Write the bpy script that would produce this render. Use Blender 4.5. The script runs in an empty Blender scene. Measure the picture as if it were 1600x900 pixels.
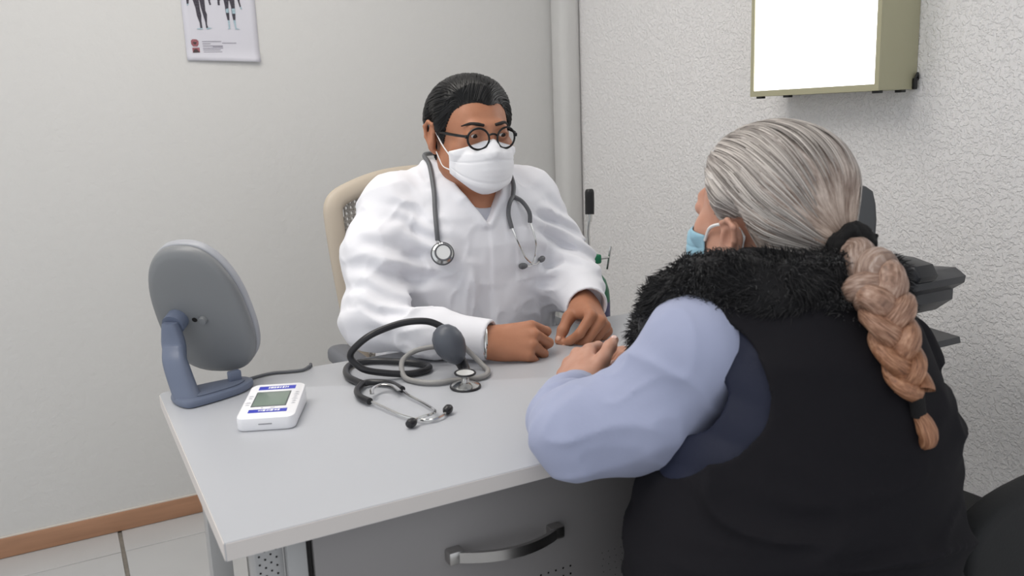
import bpy, bmesh, math, random
import numpy as np
from mathutils import Vector, Matrix

# ------------------------------------------------------------------ camera, world, exposure
scene = bpy.context.scene
COL = scene.collection
cam_d = bpy.data.cameras.new('camera')
cam_d.lens = 30.166
cam_d.sensor_width = 36.0
cam_d.clip_start = 0.02
cam_d.dof.use_dof = True
cam_d.dof.focus_distance = 1.72
cam_d.dof.aperture_fstop = 7.0
cam = bpy.data.objects.new('camera', cam_d)
COL.objects.link(cam)
_r = Vector((0.8810, -0.4714, -0.0374)).normalized()
_f = Vector((0.4557, 0.8680, -0.1975)).normalized()
_u = _r.cross(_f).normalized()
_r = _f.cross(_u).normalized()
cam.matrix_world = Matrix(((_r.x, _u.x, -_f.x, 0.0), (_r.y, _u.y, -_f.y, 0.0), (_r.z, _u.z, -_f.z, 1.2), (0, 0, 0, 1)))
scene.camera = cam

world = bpy.data.worlds.new('daylight')
scene.world = world
world.use_nodes = True
world.node_tree.nodes['Background'].inputs[0].default_value = (0.93, 0.96, 1.0, 1)
world.node_tree.nodes['Background'].inputs[1].default_value = 0.80
vs = scene.view_settings
vs.view_transform = 'Standard'
vs.look = 'None'
vs.exposure = 0.20
vs.gamma = 1.0
vs.use_curve_mapping = False


# ------------------------------------------------------------------ helpers
def lin(c):
    out = []
    for v in c[:3]:
        v = v / 255.0
        out.append(v / 12.92 if v <= 0.04045 else ((v + 0.055) / 1.055) ** 2.4)
    return tuple(out) + (1.0,)


MATS = {}


def mat(name, rgb, rough=0.5, metal=0.0, spec=0.5, var=None, bump=None, sss=0.0, coat=0.0, trans=0.0, emit=None, alpha=1.0, rgb2=None, sheen=0.0, aniso_scale=None, ior=1.45):
    """procedural material; rgb in sRGB 0-255. var=(scale, amount) mottling, bump=(scale, strength, dist[, detail])"""
    if name in MATS:
        return MATS[name]
    m = bpy.data.materials.new(name)
    m.use_nodes = True
    nt = m.node_tree
    b = nt.nodes['Principled BSDF']
    L = nt.links.new
    b.inputs['Base Color'].default_value = lin(rgb)
    b.inputs['Roughness'].default_value = rough
    b.inputs['Metallic'].default_value = metal
    b.inputs['Specular IOR Level'].default_value = spec
    b.inputs['IOR'].default_value = ior
    if sss:
        b.inputs['Subsurface Weight'].default_value = sss
        b.inputs['Subsurface Radius'].default_value = (0.012, 0.005, 0.003)
        b.inputs['Subsurface Scale'].default_value = 0.6
    if coat:
        b.inputs['Coat Weight'].default_value = coat
        b.inputs['Coat Roughness'].default_value = 0.15
    if trans:
        b.inputs['Transmission Weight'].default_value = trans
    if sheen:
        b.inputs['Sheen Weight'].default_value = sheen
        b.inputs['Sheen Roughness'].default_value = 0.5
    if alpha < 1:
        b.inputs['Alpha'].default_value = alpha
    if emit:
        b.inputs['Emission Color'].default_value = lin(emit[0])
        b.inputs['Emission Strength'].default_value = emit[1]
    if var or bump:
        tc = nt.nodes.new('ShaderNodeTexCoord')
        src = tc.outputs['Object']
        if aniso_scale:
            mp = nt.nodes.new('ShaderNodeMapping')
            mp.inputs['Scale'].default_value = aniso_scale
            L(src, mp.inputs['Vector'])
            src = mp.outputs['Vector']
    if var:
        n = nt.nodes.new('ShaderNodeTexNoise')
        n.inputs['Scale'].default_value = var[0]
        n.inputs['Detail'].default_value = 4
        L(src, n.inputs['Vector'])
        r = nt.nodes.new('ShaderNodeValToRGB')
        c = lin(rgb)
        if rgb2:
            c0, c1 = c, lin(rgb2)
        else:
            c0 = tuple(min(1, x * (1 - var[1])) for x in c[:3]) + (1,)
            c1 = tuple(min(1, x * (1 + var[1])) for x in c[:3]) + (1,)
        r.color_ramp.elements[0].position = 0.3
        r.color_ramp.elements[0].color = c0
        r.color_ramp.elements[1].position = 0.7
        r.color_ramp.elements[1].color = c1
        L(n.outputs['Fac'], r.inputs['Fac'])
        L(r.outputs['Color'], b.inputs['Base Color'])
    if bump:
        n = nt.nodes.new('ShaderNodeTexNoise')
        n.inputs['Scale'].default_value = bump[0]
        n.inputs['Detail'].default_value = bump[3] if len(bump) > 3 else 3
        L(src, n.inputs['Vector'])
        bp = nt.nodes.new('ShaderNodeBump')
        bp.inputs['Strength'].default_value = bump[1]
        bp.inputs['Distance'].default_value = bump[2]
        L(n.outputs['Fac'], bp.inputs['Height'])
        L(bp.outputs['Normal'], b.inputs['Normal'])
    MATS[name] = m
    return m


class MB:
    """collects shapes for ONE mesh object"""

    def __init__(s):
        s.v = []
        s.f = []
        s.n = 0

    def add(s, v, f, M=None):
        v = np.asarray(v, float)
        if M is not None:
            M = np.array(M)
            v = v @ M[:3, :3].T + M[:3, 3]
        s.v.append(v)
        s.f += [tuple(int(i) + s.n for i in q) for q in f]
        s.n += len(v)
        return s

    def bm(s, b, M=None):
        b.verts.index_update()
        v = [tuple(x.co) for x in b.verts]
        f = [tuple(x.index for x in q.verts) for q in b.faces]
        b.free()
        return s.add(v, f, M)

    def box(s, c, d, bev=0.0, M=None, seg=2):
        b = bmesh.new()
        bmesh.ops.create_cube(b, size=1.0)
        for x in b.verts:
            x.co = Vector((x.co.x * d[0], x.co.y * d[1], x.co.z * d[2]))
        if bev:
            bmesh.ops.bevel(b, geom=list(b.edges), offset=bev, segments=seg, profile=0.5, affect='EDGES')
        for x in b.verts:
            x.co += Vector(c)
        return s.bm(b, M)

    def prism(s, pts, z0, z1, bev=0.0, M=None, seg=2):
        b = bmesh.new()
        lo = [b.verts.new((p[0], p[1], z0)) for p in pts]
        f = b.faces.new(lo)
        r = bmesh.ops.extrude_face_region(b, geom=[f])
        top = [e for e in r['geom'] if isinstance(e, bmesh.types.BMVert)]
        for x in top:
            x.co.z = z1
        bmesh.ops.recalc_face_normals(b, faces=list(b.faces))
        if bev:
            ed = [e for e in b.edges if abs(e.verts[0].co.z - e.verts[1].co.z) < 1e-7]
            bmesh.ops.bevel(b, geom=ed, offset=bev, segments=seg, profile=0.5, affect='EDGES')
        return s.bm(b, M)

    def lathe(s, prof, seg=32, M=None):
        """prof: list of (r, z)"""
        v, f = [], []
        n = len(prof)
        for i in range(seg):
            a = 2 * math.pi * i / seg
            for r, z in prof:
                v.append((r * math.cos(a), r * math.sin(a), z))
        for i in range(seg):
            j = (i + 1) % seg
            for k in range(n - 1):
                f.append((i * n + k, j * n + k, j * n + k + 1, i * n + k + 1))
        if prof[0][0] > 1e-6:
            f.append(tuple(i * n for i in range(seg))[::-1])
        if prof[-1][0] > 1e-6:
            f.append(tuple(i * n + n - 1 for i in range(seg)))
        return s.add(v, f, M)

    def tube(s, pts, r, seg=10, sub=6, closed=False, M=None, cap=True, flat=None):
        P = smooth(pts, sub, closed) if sub > 1 else np.asarray(pts, float)
        n = len(P)
        if np.ndim(r) == 0:
            rr = np.full(n, float(r))
        else:
            rr = np.interp(np.linspace(0, 1, n), np.linspace(0, 1, len(r)), r)
        T = np.gradient(P, axis=0) if not closed else np.roll(P, -1, 0) - np.roll(P, 1, 0)
        T /= np.linalg.norm(T, axis=1)[:, None] + 1e-12
        a = np.array((0, 0, 1.0)) if abs(T[0][2]) < 0.9 else np.array((1.0, 0, 0))
        N = np.cross(T[0], a)
        N /= np.linalg.norm(N)
        v, f = [], []
        for i in range(n):
            N = N - T[i] * (N @ T[i])
            N /= np.linalg.norm(N) + 1e-12
            B = np.cross(T[i], N)
            for k in range(seg):
                t = 2 * math.pi * k / seg
                ca, sa = math.cos(t), math.sin(t)
                if flat:
                    sa *= flat
                v.append(P[i] + rr[i] * (ca * N + sa * B))
        for i in range(n if closed else n - 1):
            j = (i + 1) % n
            for k in range(seg):
                l = (k + 1) % seg
                f.append((i * seg + k, i * seg + l, j * seg + l, j * seg + k))
        if cap and not closed:
            f.append(tuple(range(seg))[::-1])
            f.append(tuple((n - 1) * seg + k for k in range(seg)))
        return s.add(v, f, M)

    def sphere(s, c, r, M=None, u=16, w=10, rot=None):
        r = (r, r, r) if np.ndim(r) == 0 else r
        v, f = [], []
        for i in range(w + 1):
            t = math.pi * i / w
            for k in range(u):
                a = 2 * math.pi * k / u
                v.append((r[0] * math.sin(t) * math.cos(a), r[1] * math.sin(t) * math.sin(a), r[2] * math.cos(t)))
        for i in range(w):
            for k in range(u):
                l = (k + 1) % u
                f.append((i * u + k, (i + 1) * u + k, (i + 1) * u + l, i * u + l))
        v = np.array(v)
        if rot is not None:
            v = v @ np.array(rot).T
        return s.add(v + np.array(c), f, M)

    def grid(s, V):
        """V: (n, m, 3) grid"""
        V = np.asarray(V, float)
        n, m = V.shape[:2]
        f = [(i * m + j, i * m + j + 1, (i + 1) * m + j + 1, (i + 1) * m + j) for i in range(n - 1) for j in range(m - 1)]
        return s.add(V.reshape(-1, 3), f)

    def build(s, name, m, parent=None, world=False, sm=True, ang=40, solid=None):
        V = np.concatenate(s.v)
        return obj(name, V, s.f, m, parent, world, sm, ang, solid)


def obj(name, V, F, m, parent=None, world=False, sm=True, ang=40, solid=None, flat_faces=None):
    me = bpy.data.meshes.new(name)
    me.from_pydata([tuple(x) for x in V], [], [tuple(q) for q in F])
    me.validate()
    if sm:
        me.polygons.foreach_set('use_smooth', [True] * len(me.polygons))
        if ang is not None:
            try:
                me.set_sharp_from_angle(angle=math.radians(ang))
            except Exception:
                pass
    me.materials.append(m)
    return link(name, me, parent, world, solid)


def link(name, me, parent=None, world=False, solid=None):
    o = bpy.data.objects.new(name, me)
    COL.objects.link(o)
    if solid:
        md = o.modifiers.new('thickness', 'SOLIDIFY')
        md.thickness = abs(solid)
        md.offset = 1 if solid > 0 else -1
    if parent is not None:
        o.parent = parent
        if world and parent.type == 'EMPTY':
            o.matrix_parent_inverse = parent.matrix_basis.inverted()
    return o


def thing(name, label, cat, loc=(0, 0, 0), rot=(0, 0, 0), group=None):
    o = bpy.data.objects.new(name, None)
    COL.objects.link(o)
    o.empty_display_size = 0.05
    o.location = loc
    o.rotation_euler = rot
    o['label'] = label
    o['category'] = cat
    if group:
        o['group'] = group
    return o


def tag(o, label, cat, group=None):
    o['label'] = label
    o['category'] = cat
    if group:
        o['group'] = group
    return o


def struct(o, label=None):
    o['kind'] = 'structure'
    if label:
        o['label'] = label
    return o


def smooth(pts, sub=6, closed=False):
    P = np.asarray(pts, float)
    n = len(P)
    if n == 2 and not closed:
        return np.array([P[0] + (P[1] - P[0]) * t for t in np.linspace(0, 1, sub + 1)])
    out = []
    for i in range(n if closed else n - 1):
        if closed:
            p0, p1, p2, p3 = P[(i - 1) % n], P[i], P[(i + 1) % n], P[(i + 2) % n]
        else:
            p1, p2 = P[i], P[i + 1]
            p0 = P[i - 1] if i > 0 else 2 * p1 - p2
            p3 = P[i + 2] if i + 2 < n else 2 * p2 - p1
        for k in range(sub):
            t = k / sub
            out.append(0.5 * ((2 * p1) + (-p0 + p2) * t + (2 * p0 - 5 * p1 + 4 * p2 - p3) * t * t + (-p0 + 3 * p1 - 3 * p2 + p3) * t ** 3))
    if not closed:
        out.append(P[-1])
    return np.array(out)


def frame(o, x=None, y=None, z=None):
    """4x4 with the two given axes (first one exact)"""
    def nn(v):
        v = np.asarray(v, float)
        return v / np.linalg.norm(v)
    if z is not None and x is not None:
        z = nn(z)
        y_ = nn(np.cross(z, x))
        x_ = np.cross(y_, z)
        z_ = z
    elif z is not None:
        z_ = nn(z)
        a = np.array((1.0, 0, 0)) if abs(z_[0]) < 0.9 else np.array((0, 1.0, 0))
        y_ = nn(np.cross(z_, a))
        x_ = np.cross(y_, z_)
    M = np.eye(4)
    M[:3, 0], M[:3, 1], M[:3, 2], M[:3, 3] = x_, y_, z_, o
    return M


def rotz(a):
    c, s = math.cos(a), math.sin(a)
    return np.array(((c, -s, 0), (s, c, 0), (0, 0, 1.0)))


def rotx(a):
    c, s = math.cos(a), math.sin(a)
    return np.array(((1.0, 0, 0), (0, c, -s), (0, s, c)))


def roty(a):
    c, s = math.cos(a), math.sin(a)
    return np.array(((c, 0, s), (0, 1.0, 0), (-s, 0, c)))


def M4(R, t):
    M = np.eye(4)
    M[:3, :3] = R
    M[:3, 3] = t
    return M


def rrect(w, h, r, n=5):
    """rounded rectangle outline, counter-clockwise"""
    pts = []
    for cx, cy, a0 in ((w / 2 - r, h / 2 - r, 0), (-w / 2 + r, h / 2 - r, 90), (-w / 2 + r, -h / 2 + r, 180), (w / 2 - r, -h / 2 + r, 270)):
        for k in range(n + 1):
            a = math.radians(a0 + 90 * k / n)
            pts.append((cx + r * math.cos(a), cy + r * math.sin(a)))
    return pts


def vnoise(P, seed=0):
    """value noise in 3D, about -1..1"""
    P = np.asarray(P, np.float64)
    I = np.floor(P).astype(np.int64)
    Fr = P - I
    Fr = Fr * Fr * (3 - 2 * Fr)

    def h(a, b, c):
        x = (a * 374761393 + b * 668265263 + c * 2147483647 + seed * 1274126177) & 0xFFFFFFFF
        x = ((x ^ (x >> 13)) * 1274126177) & 0xFFFFFFFF
        return ((x ^ (x >> 16)) & 0xFFFF) / 32767.5 - 1.0
    r = 0
    for dx in (0, 1):
        for dy in (0, 1):
            for dz in (0, 1):
                w = (Fr[:, 0] if dx else 1 - Fr[:, 0]) * (Fr[:, 1] if dy else 1 - Fr[:, 1]) * (Fr[:, 2] if dz else 1 - Fr[:, 2])
                r = r + w * h(I[:, 0] + dx, I[:, 1] + dy, I[:, 2] + dz)
    return r


# ------------------------------------------------------------------ implicit surfaces (bodies, clothes, hair)
def smin(a, b, k):
    h = np.maximum(k - np.abs(a - b), 0.0) / k
    return np.minimum(a, b) - h * h * k * 0.25


def smax(a, b, k):
    return -smin(-a, -b, k)


class SDF:
    """a smooth union / difference of rounded cones and ellipsoids"""

    def __init__(s):
        s.ops = []

    def cone(s, a, b, ra, rb, k=0.01, op=1):
        a, b = np.asarray(a, float), np.asarray(b, float)
        c = (a + b) / 2
        s.ops.append(('c', a, b, ra, rb, k, op, c, np.linalg.norm(b - a) / 2 + max(ra, rb)))
        return s

    def chain(s, pts, rad, k=0.01):
        for i in range(len(pts) - 1):
            s.cone(pts[i], pts[i + 1], rad[i], rad[i + 1], k)
        return s

    def ell(s, c, r, R=None, k=0.01, op=1):
        c = np.asarray(c, float)
        r = np.asarray(r, float) if np.ndim(r) else np.full(3, float(r))
        R = np.eye(3) if R is None else np.asarray(R)
        s.ops.append(('e', c, r, R, None, k, op, c, r.max()))
        return s

    def sub(s, other, k=0.004):
        cs_ = np.array([q[7] for q in other.ops])
        rs_ = np.array([q[8] for q in other.ops])
        lo_, hi_ = (cs_ - rs_[:, None]).min(0), (cs_ + rs_[:, None]).max(0)
        s.ops.append(('g', other, None, None, None, k, 1, (lo_ + hi_) / 2, np.linalg.norm(hi_ - lo_) / 2))
        return s

    def tr(s, M):
        """copy moved by the 4x4 M (rigid, or with an even scale)"""
        o = SDF()
        A, t = M[:3, :3], M[:3, 3]
        sc = np.cbrt(np.linalg.det(A))
        R = A / sc
        for q in s.ops:
            if q[0] == 'c':
                o.cone(A @ q[1] + t, A @ q[2] + t, q[3] * sc, q[4] * sc, q[5] * sc, q[6])
            elif q[0] == 'e':
                o.ell(A @ q[1] + t, q[2] * sc, R @ q[3], q[5] * sc, q[6])
            else:
                o.sub(q[1].tr(M), q[5] * sc)
        return o

    def __call__(s, P, d=None):
        if d is None:
            d = np.full(len(P), 1.0)
        for q in s.ops:
            ty, k, op = q[0], q[5], q[6]
            w = P - q[7]
            m = np.einsum('ij,ij->i', w, w) < (q[8] + 0.08) ** 2
            if not m.any():
                continue
            X = P[m]
            if ty == 'g':
                e = q[1](X)
            elif ty == 'c':
                a, b = q[1], q[2]
                ab = b - a
                t = np.clip((X - a) @ ab / (ab @ ab + 1e-12), 0, 1)
                e = np.linalg.norm(X - a - t[:, None] * ab, axis=1) - (q[3] + (q[4] - q[3]) * t)
            else:
                Y = (X - q[1]) @ q[3]
                k0 = np.linalg.norm(Y / q[2], axis=1)
                k1 = np.linalg.norm(Y / (q[2] ** 2), axis=1) + 1e-9
                e = k0 * (k0 - 1.0) / k1
            d[m] = smin(d[m], e, k) if op > 0 else smax(d[m], -e, k)
        return d


def iso(field, lo, hi, cell, levels=4):
    """surface nets on an adaptively refined grid: returns verts, quads"""
    lo, hi = np.asarray(lo, float), np.asarray(hi, float)
    cs = cell * 2 ** levels
    n = np.ceil((hi - lo) / cs).astype(int)
    I = np.stack(np.meshgrid(*[np.arange(k) for k in n], indexing='ij'), -1).reshape(-1, 3)
    off = np.array([(a, b, c) for a in (0, 1) for b in (0, 1) for c in (0, 1)])
    for l in range(levels + 1):
        s = cell * 2 ** (levels - l)
        d = field(lo + (I + 0.5) * s)
        I = I[np.abs(d) < s * 1.35 + (0.006 if l < levels else 0.0025)]
        if l < levels:
            I = (I[:, None, :] * 2 + off[None]).reshape(-1, 3)
    N = 1 << 20

    def key(A):
        A = A.astype(np.int64) + 2
        return (A[:, 0] * N + A[:, 1]) * N + A[:, 2]
    C = (I[:, None, :] + off[None]).reshape(-1, 3)
    kc = key(C)
    uk, first, inv = np.unique(kc, return_index=True, return_inverse=True)
    val = field(lo + C[first] * cell)
    inv = inv.reshape(-1, 8)
    D = val[inv]
    mixed = (D.min(1) < 0) & (D.max(1) >= 0)
    I, D = I[mixed], D[mixed]
    order = np.argsort(key(I))
    I, D = I[order], D[order]
    ik = key(I)
    acc = np.zeros((len(I), 3))
    cnt = np.zeros(len(I))
    E = [(a, b) for a in range(8) for b in range(a + 1, 8) if np.abs(off[a] - off[b]).sum() == 1]
    for a, b in E:
        da, db = D[:, a], D[:, b]
        m = (da < 0) != (db < 0)
        t = da[m] / (da[m] - db[m])
        acc[m] += off[a] + t[:, None] * (off[b] - off[a])
        cnt[m] += 1
    V = lo + (I + acc / cnt[:, None]) * cell
    F = []
    for ax in range(3):
        e1, e2 = np.eye(3, dtype=int)[(ax + 1) % 3], np.eye(3, dtype=int)[(ax + 2) % 3]
        ci = int(off[:, ax].dot([1] * 8) and [4, 2, 1][ax])
        m = (D[:, 0] < 0) != (D[:, ci] < 0)
        base = I[m]
        q = []
        ok = np.ones(len(base), bool)
        for dlt in (0 * e1, -e1, -e1 - e2, -e2):
            kk = key(base + dlt)
            p = np.searchsorted(ik, kk)
            p = np.clip(p, 0, len(ik) - 1)
            ok &= ik[p] == kk
            q.append(p)
        q = np.stack(q, 1)
        flip = D[m][:, 0] < 0
        q[~flip] = q[~flip][:, ::-1]
        F.append(q[ok])
    F = np.concatenate(F)
    return V, F


def relax(V, F, it=2, lam=0.5):
    E = np.concatenate([F[:, [0, 1]], F[:, [1, 2]], F[:, [2, 3]], F[:, [3, 0]]])
    E = np.concatenate([E, E[:, ::-1]])
    cnt = np.bincount(E[:, 0], minlength=len(V))[:, None]
    for _ in range(it):
        A = np.stack([np.bincount(E[:, 0], weights=V[E[:, 1], k], minlength=len(V)) for k in range(3)], 1)
        V = V + lam * (A / np.maximum(cnt, 1) - V)
    return V


def normals(V, F):
    n = np.cross(V[F[:, 2]] - V[F[:, 0]], V[F[:, 3]] - V[F[:, 1]])
    N = np.stack([sum(np.bincount(F[:, j], weights=n[:, k], minlength=len(V)) for j in range(4)) for k in range(3)], 1)
    return N / (np.linalg.norm(N, axis=1)[:, None] + 1e-12)


def mesh_np(name, V, F, m, parent=None, world=True, solid=None, attrs=None):
    me = bpy.data.meshes.new(name)
    me.vertices.add(len(V))
    me.vertices.foreach_set('co', np.asarray(V, np.float32).ravel())
    k = F.shape[1]
    me.loops.add(F.size)
    me.loops.foreach_set('vertex_index', F.astype(np.int32).ravel())
    me.polygons.add(len(F))
    me.polygons.foreach_set('loop_start', np.arange(0, F.size, k, dtype=np.int32))
    me.polygons.foreach_set('loop_total', np.full(len(F), k, np.int32))
    me.polygons.foreach_set('use_smooth', np.ones(len(F), bool))
    me.update(calc_edges=True)
    for nm, A in (attrs or {}).items():
        A = np.asarray(A, np.float32)
        if A.ndim == 1:
            at = me.attributes.new(nm, 'FLOAT', 'POINT')
            at.data.foreach_set('value', A)
        else:
            at = me.attributes.new(nm, 'FLOAT_VECTOR', 'POINT')
            at.data.foreach_set('vector', A.ravel())
    me.materials.append(m)
    return link(name, me, parent, world, solid)
# ------------------------------------------------------------------ room shell
def stucco(name, rgb, scale, strength, dist, splat):
    m = bpy.data.materials.new(name)
    m.use_nodes = True
    nt = m.node_tree
    L = nt.links.new
    b = nt.nodes['Principled BSDF']
    b.inputs['Roughness'].default_value = 0.75
    b.inputs['Specular IOR Level'].default_value = 0.25
    tc = nt.nodes.new('ShaderNodeTexCoord')
    n1 = nt.nodes.new('ShaderNodeTexNoise')
    n1.inputs['Scale'].default_value = scale
    n1.inputs['Detail'].default_value = 3
    n1.inputs['Distortion'].default_value = 0.25
    L(tc.outputs['Object'], n1.inputs['Vector'])
    rp = nt.nodes.new('ShaderNodeValToRGB')
    rp.color_ramp.elements[0].position = 0.5 - splat
    rp.color_ramp.elements[1].position = 0.5 + splat
    L(n1.outputs['Fac'], rp.inputs['Fac'])
    n2 = nt.nodes.new('ShaderNodeTexNoise')
    n2.inputs['Scale'].default_value = scale * 4
    L(tc.outputs['Object'], n2.inputs['Vector'])
    ad = nt.nodes.new('ShaderNodeMath')
    ad.operation = 'MULTIPLY_ADD'
    ad.inputs[1].default_value = 0.25
    L(n2.outputs['Fac'], ad.inputs[0])
    L(rp.outputs['Color'], ad.inputs[2])
    bp = nt.nodes.new('ShaderNodeBump')
    bp.inputs['Strength'].default_value = strength
    bp.inputs['Distance'].default_value = dist
    L(ad.outputs[0], bp.inputs['Height'])
    L(bp.outputs['Normal'], b.inputs['Normal'])
    n3 = nt.nodes.new('ShaderNodeTexNoise')
    n3.inputs['Scale'].default_value = 1.7
    L(tc.outputs['Object'], n3.inputs['Vector'])
    mx = nt.nodes.new('ShaderNodeValToRGB')
    c = lin(rgb)
    mx.color_ramp.elements[0].color = tuple(x * 0.97 for x in c[:3]) + (1,)
    mx.color_ramp.elements[1].color = c
    L(n3.outputs['Fac'], mx.inputs['Fac'])
    L(mx.outputs['Color'], b.inputs['Base Color'])
    return m


WX, WY, CZ = 1.70, 2.73, 2.45
m_wall_b = stucco('painted_wall', (209, 208, 206), 45, 0.25, 0.003, 0.22)
m_wall_r = stucco('stucco_wall', (240, 238, 237), 115, 0.62, 0.0030, 0.07)
m_ceil = mat('ceiling_paint', (240, 240, 238), 0.8)
m_grout = mat('tile_grout', (128, 122, 114), 0.9, var=(60, 0.12))
m_tile = mat('floor_tile', (186, 186, 186), 0.28, var=(5, 0.03))

struct(MB().box((-0.05, WY + 0.05, CZ / 2), (3.7, 0.1, CZ)).build('wall_back', m_wall_b), 'pale painted plaster wall behind the doctor')
struct(MB().box((WX + 0.05, 1.0, CZ / 2), (0.1, 3.66, CZ)).build('wall_right', m_wall_r), 'white rough stucco wall at the right')
struct(MB().box((WX - 0.04, WY - 0.045, CZ / 2), (0.082, 0.092, CZ), 0.028, None, 4).build('wall_corner', m_wall_b), 'narrow plaster pier in the corner of the room')
struct(MB().box((-0.05, 0.95, CZ + 0.05), (3.6, 3.66, 0.1)).build('ceiling', m_ceil), 'white ceiling')
fl = MB().box((-0.05, 0.95, -0.054), (3.7, 3.7, 0.1)).build('floor', m_grout)
struct(fl, 'pale ceramic tile floor with grey grout')
# tiles: joints at x = 0.045 and y = 2.575
TW, TD, GX, GY = 0.45, 0.45, 0.011, 0.004
tile_me = {}
x = 0.045 - 4 * TW
while x < WX:
    y = 2.575 + GY / 2
    rows = [(y, WY - 0.001)] + [(2.575 - TD * (k + 1) + GY / 2, 2.575 - TD * k - GY / 2) for k in range(7)]
    x0, x1 = max(x + GX / 2, -1.79), min(x + TW - GX / 2, WX - 0.001)
    if x1 - x0 > 0.02:
        for y0, y1 in rows:
            w, d = round(x1 - x0, 4), round(y1 - y0, 4)
            if (w, d) not in tile_me:
                t = MB().box((0, 0, -0.003), (w, d, 0.006), 0.0012, seg=1).build('tile', m_tile)
                tile_me[(w, d)] = t.data
                bpy.data.objects.remove(t)
            o = bpy.data.objects.new('tile', tile_me[(w, d)])
            COL.objects.link(o)
            o.location = ((x0 + x1) / 2, (y0 + y1) / 2, 0)
            o.parent = fl
    x += TW

m_bb = mat('brown_skirting', (170, 128, 100), 0.45, var=(14, 0.10), aniso_scale=(0.4, 4, 4))
m_bbl = mat('skirting_sealant', (206, 200, 192), 0.6)
bb = MB().box((-0.06, WY - 0.006, 0.031), (3.5, 0.012, 0.060), 0.002).build('baseboard_back', m_bb)
struct(bb, 'warm brown skirting board along the back wall')
MB().box((-0.06, WY - 0.0045, 0.0625), (3.5, 0.009, 0.004), 0.001).build('sealant_bead', m_bbl, bb)

# ceiling luminaires (real lamps of the room, above the picture)
m_lampf = mat('lamp_frame_white', (235, 235, 232), 0.5)
m_diff = mat('lamp_diffuser', (255, 250, 244), 0.6, emit=((255, 248, 238), 1.5))
for i, (lx, ly, lab) in enumerate(((-0.55, 1.15, 'white ceiling light panel to the left of the desk'), (0.35, 1.80, 'white ceiling light panel close to the back wall'))):
    t = thing('ceiling_light', lab, 'ceiling light', (lx, ly, CZ), group='ceiling light panels')
    f = MB()
    for sx, sy, dx, dy in ((0, 0.31, 1.24, 0.02), (0, -0.31, 1.24, 0.02), (0.61, 0, 0.02, 0.6), (-0.61, 0, 0.02, 0.6)):
        f.box((sx, sy, -0.025), (dx, dy, 0.05))
    f.build('frame', m_lampf, t)
    MB().box((0, 0, -0.022), (1.2, 0.6, 0.004)).build('diffuser', m_diff, t)
    ld = bpy.data.lights.new('panel_lamp', 'AREA')
    ld.shape = 'RECTANGLE'
    ld.size, ld.size_y = 1.2, 0.6
    ld.energy = (10, 7)[i]
    ld.color = (1.0, 0.965, 0.925)
    lo_ = bpy.data.objects.new('panel_lamp', ld)
    COL.objects.link(lo_)
    lo_.parent = t
    lo_.location = (0, 0, -0.03)

# ------------------------------------------------------------------ poster (A4 sheet taped to the back wall)
m_paper = mat('poster_paper', (206, 205, 213), 0.55, bump=(9, 0.15, 0.004))
m_ink = mat('poster_muscle_ink', (62, 58, 68), 0.6, var=(260, 0.55))
m_ink2 = mat('poster_teal_ink', (160, 182, 192), 0.6, var=(200, 0.15))
m_ink3 = mat('poster_red_ink', (150, 92, 98), 0.6, var=(300, 0.35))
m_ink4 = mat('poster_dark_ink', (74, 60, 62), 0.6)
m_txt = mat('poster_text_ink', (150, 147, 158), 0.6)
po = thing('poster', 'white anatomy poster with two standing muscle figures on the back wall', 'poster', (0.495, WY, 1.39))
PS = 0.000215


def pp(cx, cy):
    return (0.39 + (cx - 250) * PS, 1.392 + (770 - cy) * PS)


V = []
for j in range(25):
    z = 1.392 + 0.297 * j / 24
    row = []
    for i in range(13):
        xx = 0.39 + 0.21 * i / 12
        lift = 0.0015 + 0.010 * max(0, 1 - j / 3.0) ** 2 * (0.4 + 0.6 * i / 12)
        row.append((xx, WY - 0.001 - lift, z - 0.006 * (i / 12)))
    V.append(row)
MB().grid(V).build('sheet', m_paper, po, True, solid=-0.0003)


def ink(name, polys, m, yy=WY - 0.0036):
    b = MB()
    for p in polys:
        q = [pp(*a) for a in p]
        b.add([(a, yy, c) for a, c in q], [tuple(range(len(q)))[::-1]])
    return b.build(name, m, po, True, sm=False)


fig1 = [[(400, -20), (478, -20), (482, 100), (492, 180), (486, 250), (490, 345), (462, 350), (462, 280), (436, 190), (426, 80)],
        [(486, -20), (552, -20), (552, 120), (568, 170), (560, 240), (555, 300), (566, 340), (540, 350), (535, 270), (515, 170), (497, 80)],
        [(318, -20), (352, -20), (344, 30), (320, 35)], [(600, -20), (622, -20), (636, 38), (612, 42)],
        [(395, -330), (560, -330), (552, -20), (400, -20)], [(330, -320), (395, -330), (360, -20), (318, -20)], [(560, -330), (628, -320), (632, -20), (600, -20)], [(440, -470), (512, -470), (512, -330), (440, -330)]]
fig2 = [[(805, -20), (868, -20), (860, 80), (862, 145), (858, 238), (832, 238), (818, 145), (815, 60)],
        [(880, -20), (948, -20), (946, 90), (944, 150), (938, 236), (908, 236), (898, 150), (895, 60)],
        [(722, -20), (750, -20), (750, 42), (722, 42)], [(992, -20), (1016, -20), (1030, 55), (1012, 60)],
        [(800, -330), (955, -330), (948, -20), (805, -20)], [(740, -320), (800, -330), (760, -20), (722, -20)], [(955, -330), (1015, -320), (1020, -20), (992, -20)], [(840, -470), (912, -470), (912, -330), (840, -330)]]
for fg_ in (fig1, fig2):
    for q_ in fg_:
        ink('figure_muscle', [q_], m_ink)
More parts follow.
